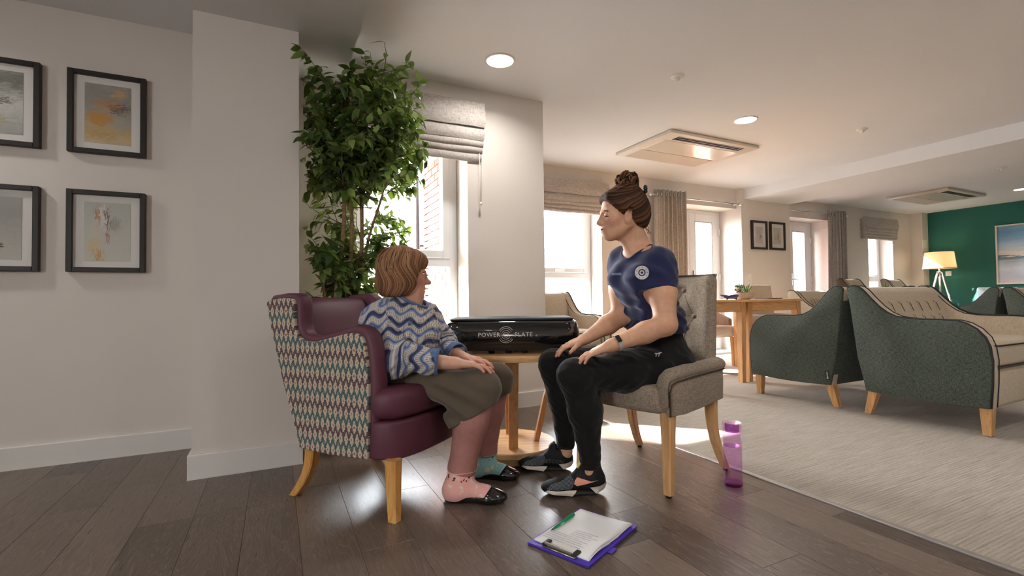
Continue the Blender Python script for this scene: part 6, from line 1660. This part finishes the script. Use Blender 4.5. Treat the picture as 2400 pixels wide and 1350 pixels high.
for k in range(1): bmesh.ops.create_uvsphere(b, u_segments=12, v_segments=8, radius=.008)
o = obj('button', b, M['bluerib'], ju, True); pb = project(jt+js, [che+face*.2+lat*(-.075)+A3(0, 0, .03)], -face, .002, None)[0]; o.matrix_local = Matrix.Translation(pb)

# skirt
M['olive'] = mat('olive brown jersey', srgb(86, 76, 62), .8, .25, .10, 300, (500, .12, .001), sheen=.25)
sk = [EC(pel-A3(0, 0, .03), pel+A3(.01, -.01, .05), .170, .145, .160, .135, lat, .05)]
for H_, K_, A_ in ((Rh, Rk, Ra), (Lh, Lk, La)):
    md_ = (H_+K_)*.5; hem = K_*.50+A_*.50
    sk += [RC(H_, md_, .080, .070, .05), RC(md_, K_, .070, .058, .05), EL(K_+A3(.0, 0, .0), (.064, .064, .058), None, .03), RC(K_, hem, .070, .082, .05), RC(md_*.55+K_*.45-A3(0, 0, .05), hem+A3(-.035, .02, .01), .060, .055, .06)]
sk += [RC((Rk+Lk)*.5*.4+(Rh+Lh)*.5*.6-A3(0, 0, .02), (Rk+Lk)*.5-A3(.03, -.02, .06), .075, .055, .06)]
def skirt_post(F, X, Y, Z):
    for K_, A_, H_, ph in ((Rk, Ra, Rh, 0.), (Lk, La, Lh, 1.3)):
        ax_ = unit(K_-H_); t = (X-H_[0])*ax_[0]+(Y-H_[1])*ax_[1]; side = (X-H_[0])*(-ax_[1])+(Y-H_[1])*ax_[0]
        w_ = np.exp(-((X-(H_[0]*.35+K_[0]*.65))**2+(Y-(H_[1]*.35+K_[1]*.65))**2)/.022)
        F = F+w_*.0100*np.sin(((Z-K_[2])*1.6+t*.75+ph)*52+8*side)*np.clip((.52-Z)/.06, 0, 1)
    s_ = (X-.78)*.75-(Y-1.95)*.62                           # forward distance from between the knees
    hemz = .292+.55*np.clip(s_+.07, -.02, .3)
    return np.maximum(np.maximum(F, hemz-Z), np.maximum(-1, Z-.60))
sko = sdf_obj('skirt', sk, .0046, M['olive'], ow, skirt_post, smooth=2)

# legs in tights, socks, flat shoes
M['tights'] = mat('tan tights', srgb(160, 112, 104), .7, .3, .08, 30, (300, .15))
def sockm(name, c1, spots):
    m, nt, b = new_mat(name); set_bsdf(b, .9, .2, sheen=.2); o = coords(nt); n = V(noise(nt, o, 34, 3)); n2 = V(noise(nt, o, 60, 2))
    x, y, z = sep(nt, o)
    c = ramp(nt, n, [(.0, c1), (.58, c1), (.64, spots[0]), (1, spots[0])]); band = (z > .085)*(n2 > .62); c = mixc(nt, band, c, spots[1]); col(nt, b, c); bump(nt, b, noise(nt, o, 400, 2), .3, .001); return m
M['sockp'] = sockm('pink patterned sock', srgb(222, 164, 154), (srgb(214, 200, 186), srgb(96, 44, 44))); M['sockt'] = sockm('teal patterned sock', srgb(134, 182, 182), (srgb(204, 192, 164), srgb(40, 44, 52)))
M['patent'] = mat('black patent leather', (.008, .007, .007), .12, .6, coat=.4)
tg = []
for K_, A_ in ((Rk, Ra), (Lk, La)): cf = K_*.60+A_*.40+A3(-.012, .008, 0); tg += [RC(K_-A3(0, 0, .03), cf, .058, .069, .03), RC(cf, A_+A3(0, 0, .02), .069, .056, .03), RC(A_+A3(0, 0, .02), A_-A3(0, 0, .02), .056, .05, .02)]
sdf_obj('tights', tg, .005, M['tights'], ow, lambda F, X, Y, Z: np.maximum(F, .098-Z), smooth=2)
def flat_foot(A_, heel, toe, sock, nm):
    heel, toe = A3(*heel, 0), A3(*toe, 0); f = unit(toe-heel); l_ = np.cross(A3(0, 0, 1), f); s = np.linalg.norm(toe-heel)/.245
    P = lambda x, y, z: heel+(f*x+l_*y+A3(0, 0, 1)*z)*s; R = np.array([f, l_, A3(0, 0, 1)])
    ft = [RC(A_+A3(0, 0, .02), P(.050, 0, .045), .057, .044, .03), RC(P(.050, 0, .045), P(.165, 0, .034), .044, .032, .04), EL(P(.190, 0, .024), np.array((.050, .040, .022))*s, R, .03), EL(P(.045, 0, .034), np.array((.045, .036, .034))*s, R, .03)]
    so3 = sdf_obj('sock', ft, .0035, M[sock], ow, lambda F, X, Y, Z: np.maximum(np.maximum(F, .008-Z), Z-.118), smooth=2)
    b = BM(); p0, p1 = A3(1, 0, 0), A3(0, 1, 0)
    tube(b, [A_+A3(.0585*math.cos(q), .0585*math.sin(q), .013+.002*math.sin(3*q)) for q in [2*PI*k/30 for k in range(30)]], .0030, 6, closed=True); obj('sock_top', b, M[sock], so3, True)
    sh = [EL(P(.050, 0, .026), np.array((.054, .039, .036))*s, R, .03), RC(P(.050, 0, .026), P(.175, 0, .022), .037, .034, .03), EL(P(.196, 0, .022), np.array((.058, .043, .028))*s, R, .03)]
    def top(F, X, Y, Z):
        x = ((X-heel[0])*f[0]+(Y-heel[1])*f[1])/s; lim = .030+.016*np.clip((.045-x)/.045, 0, 1)+.05*np.clip((x-.168)/.03, 0, 1)
        return np.maximum(np.maximum(F, .002-Z), (Z-lim*s)*.8)
    o = sdf_obj('flat_shoe', sh, .003, M['patent'], ow, top, smooth=1)
    b = BM(); R_ = []
    for t in np.linspace(-1, 1, 11): q = P(.205-.012*t*t, .034*t, .046-.020*t*t); R_.append([q+(f*i*.010+A3(0, 0, 1)*j*.0022)*s for i, j in ((-1, -1), (1, -1), (1, 1), (-1, 1))])
    rings(b, R_, True); obj('toe_bow', b, M['patent'], o, True)
flat_foot(Ra, (.618, 1.915), (.828, 1.772), 'sockp', 'r'); flat_foot(La, (.795, 2.120), (.985, 1.970), 'sockt', 'l')
keep(ow, Oo)
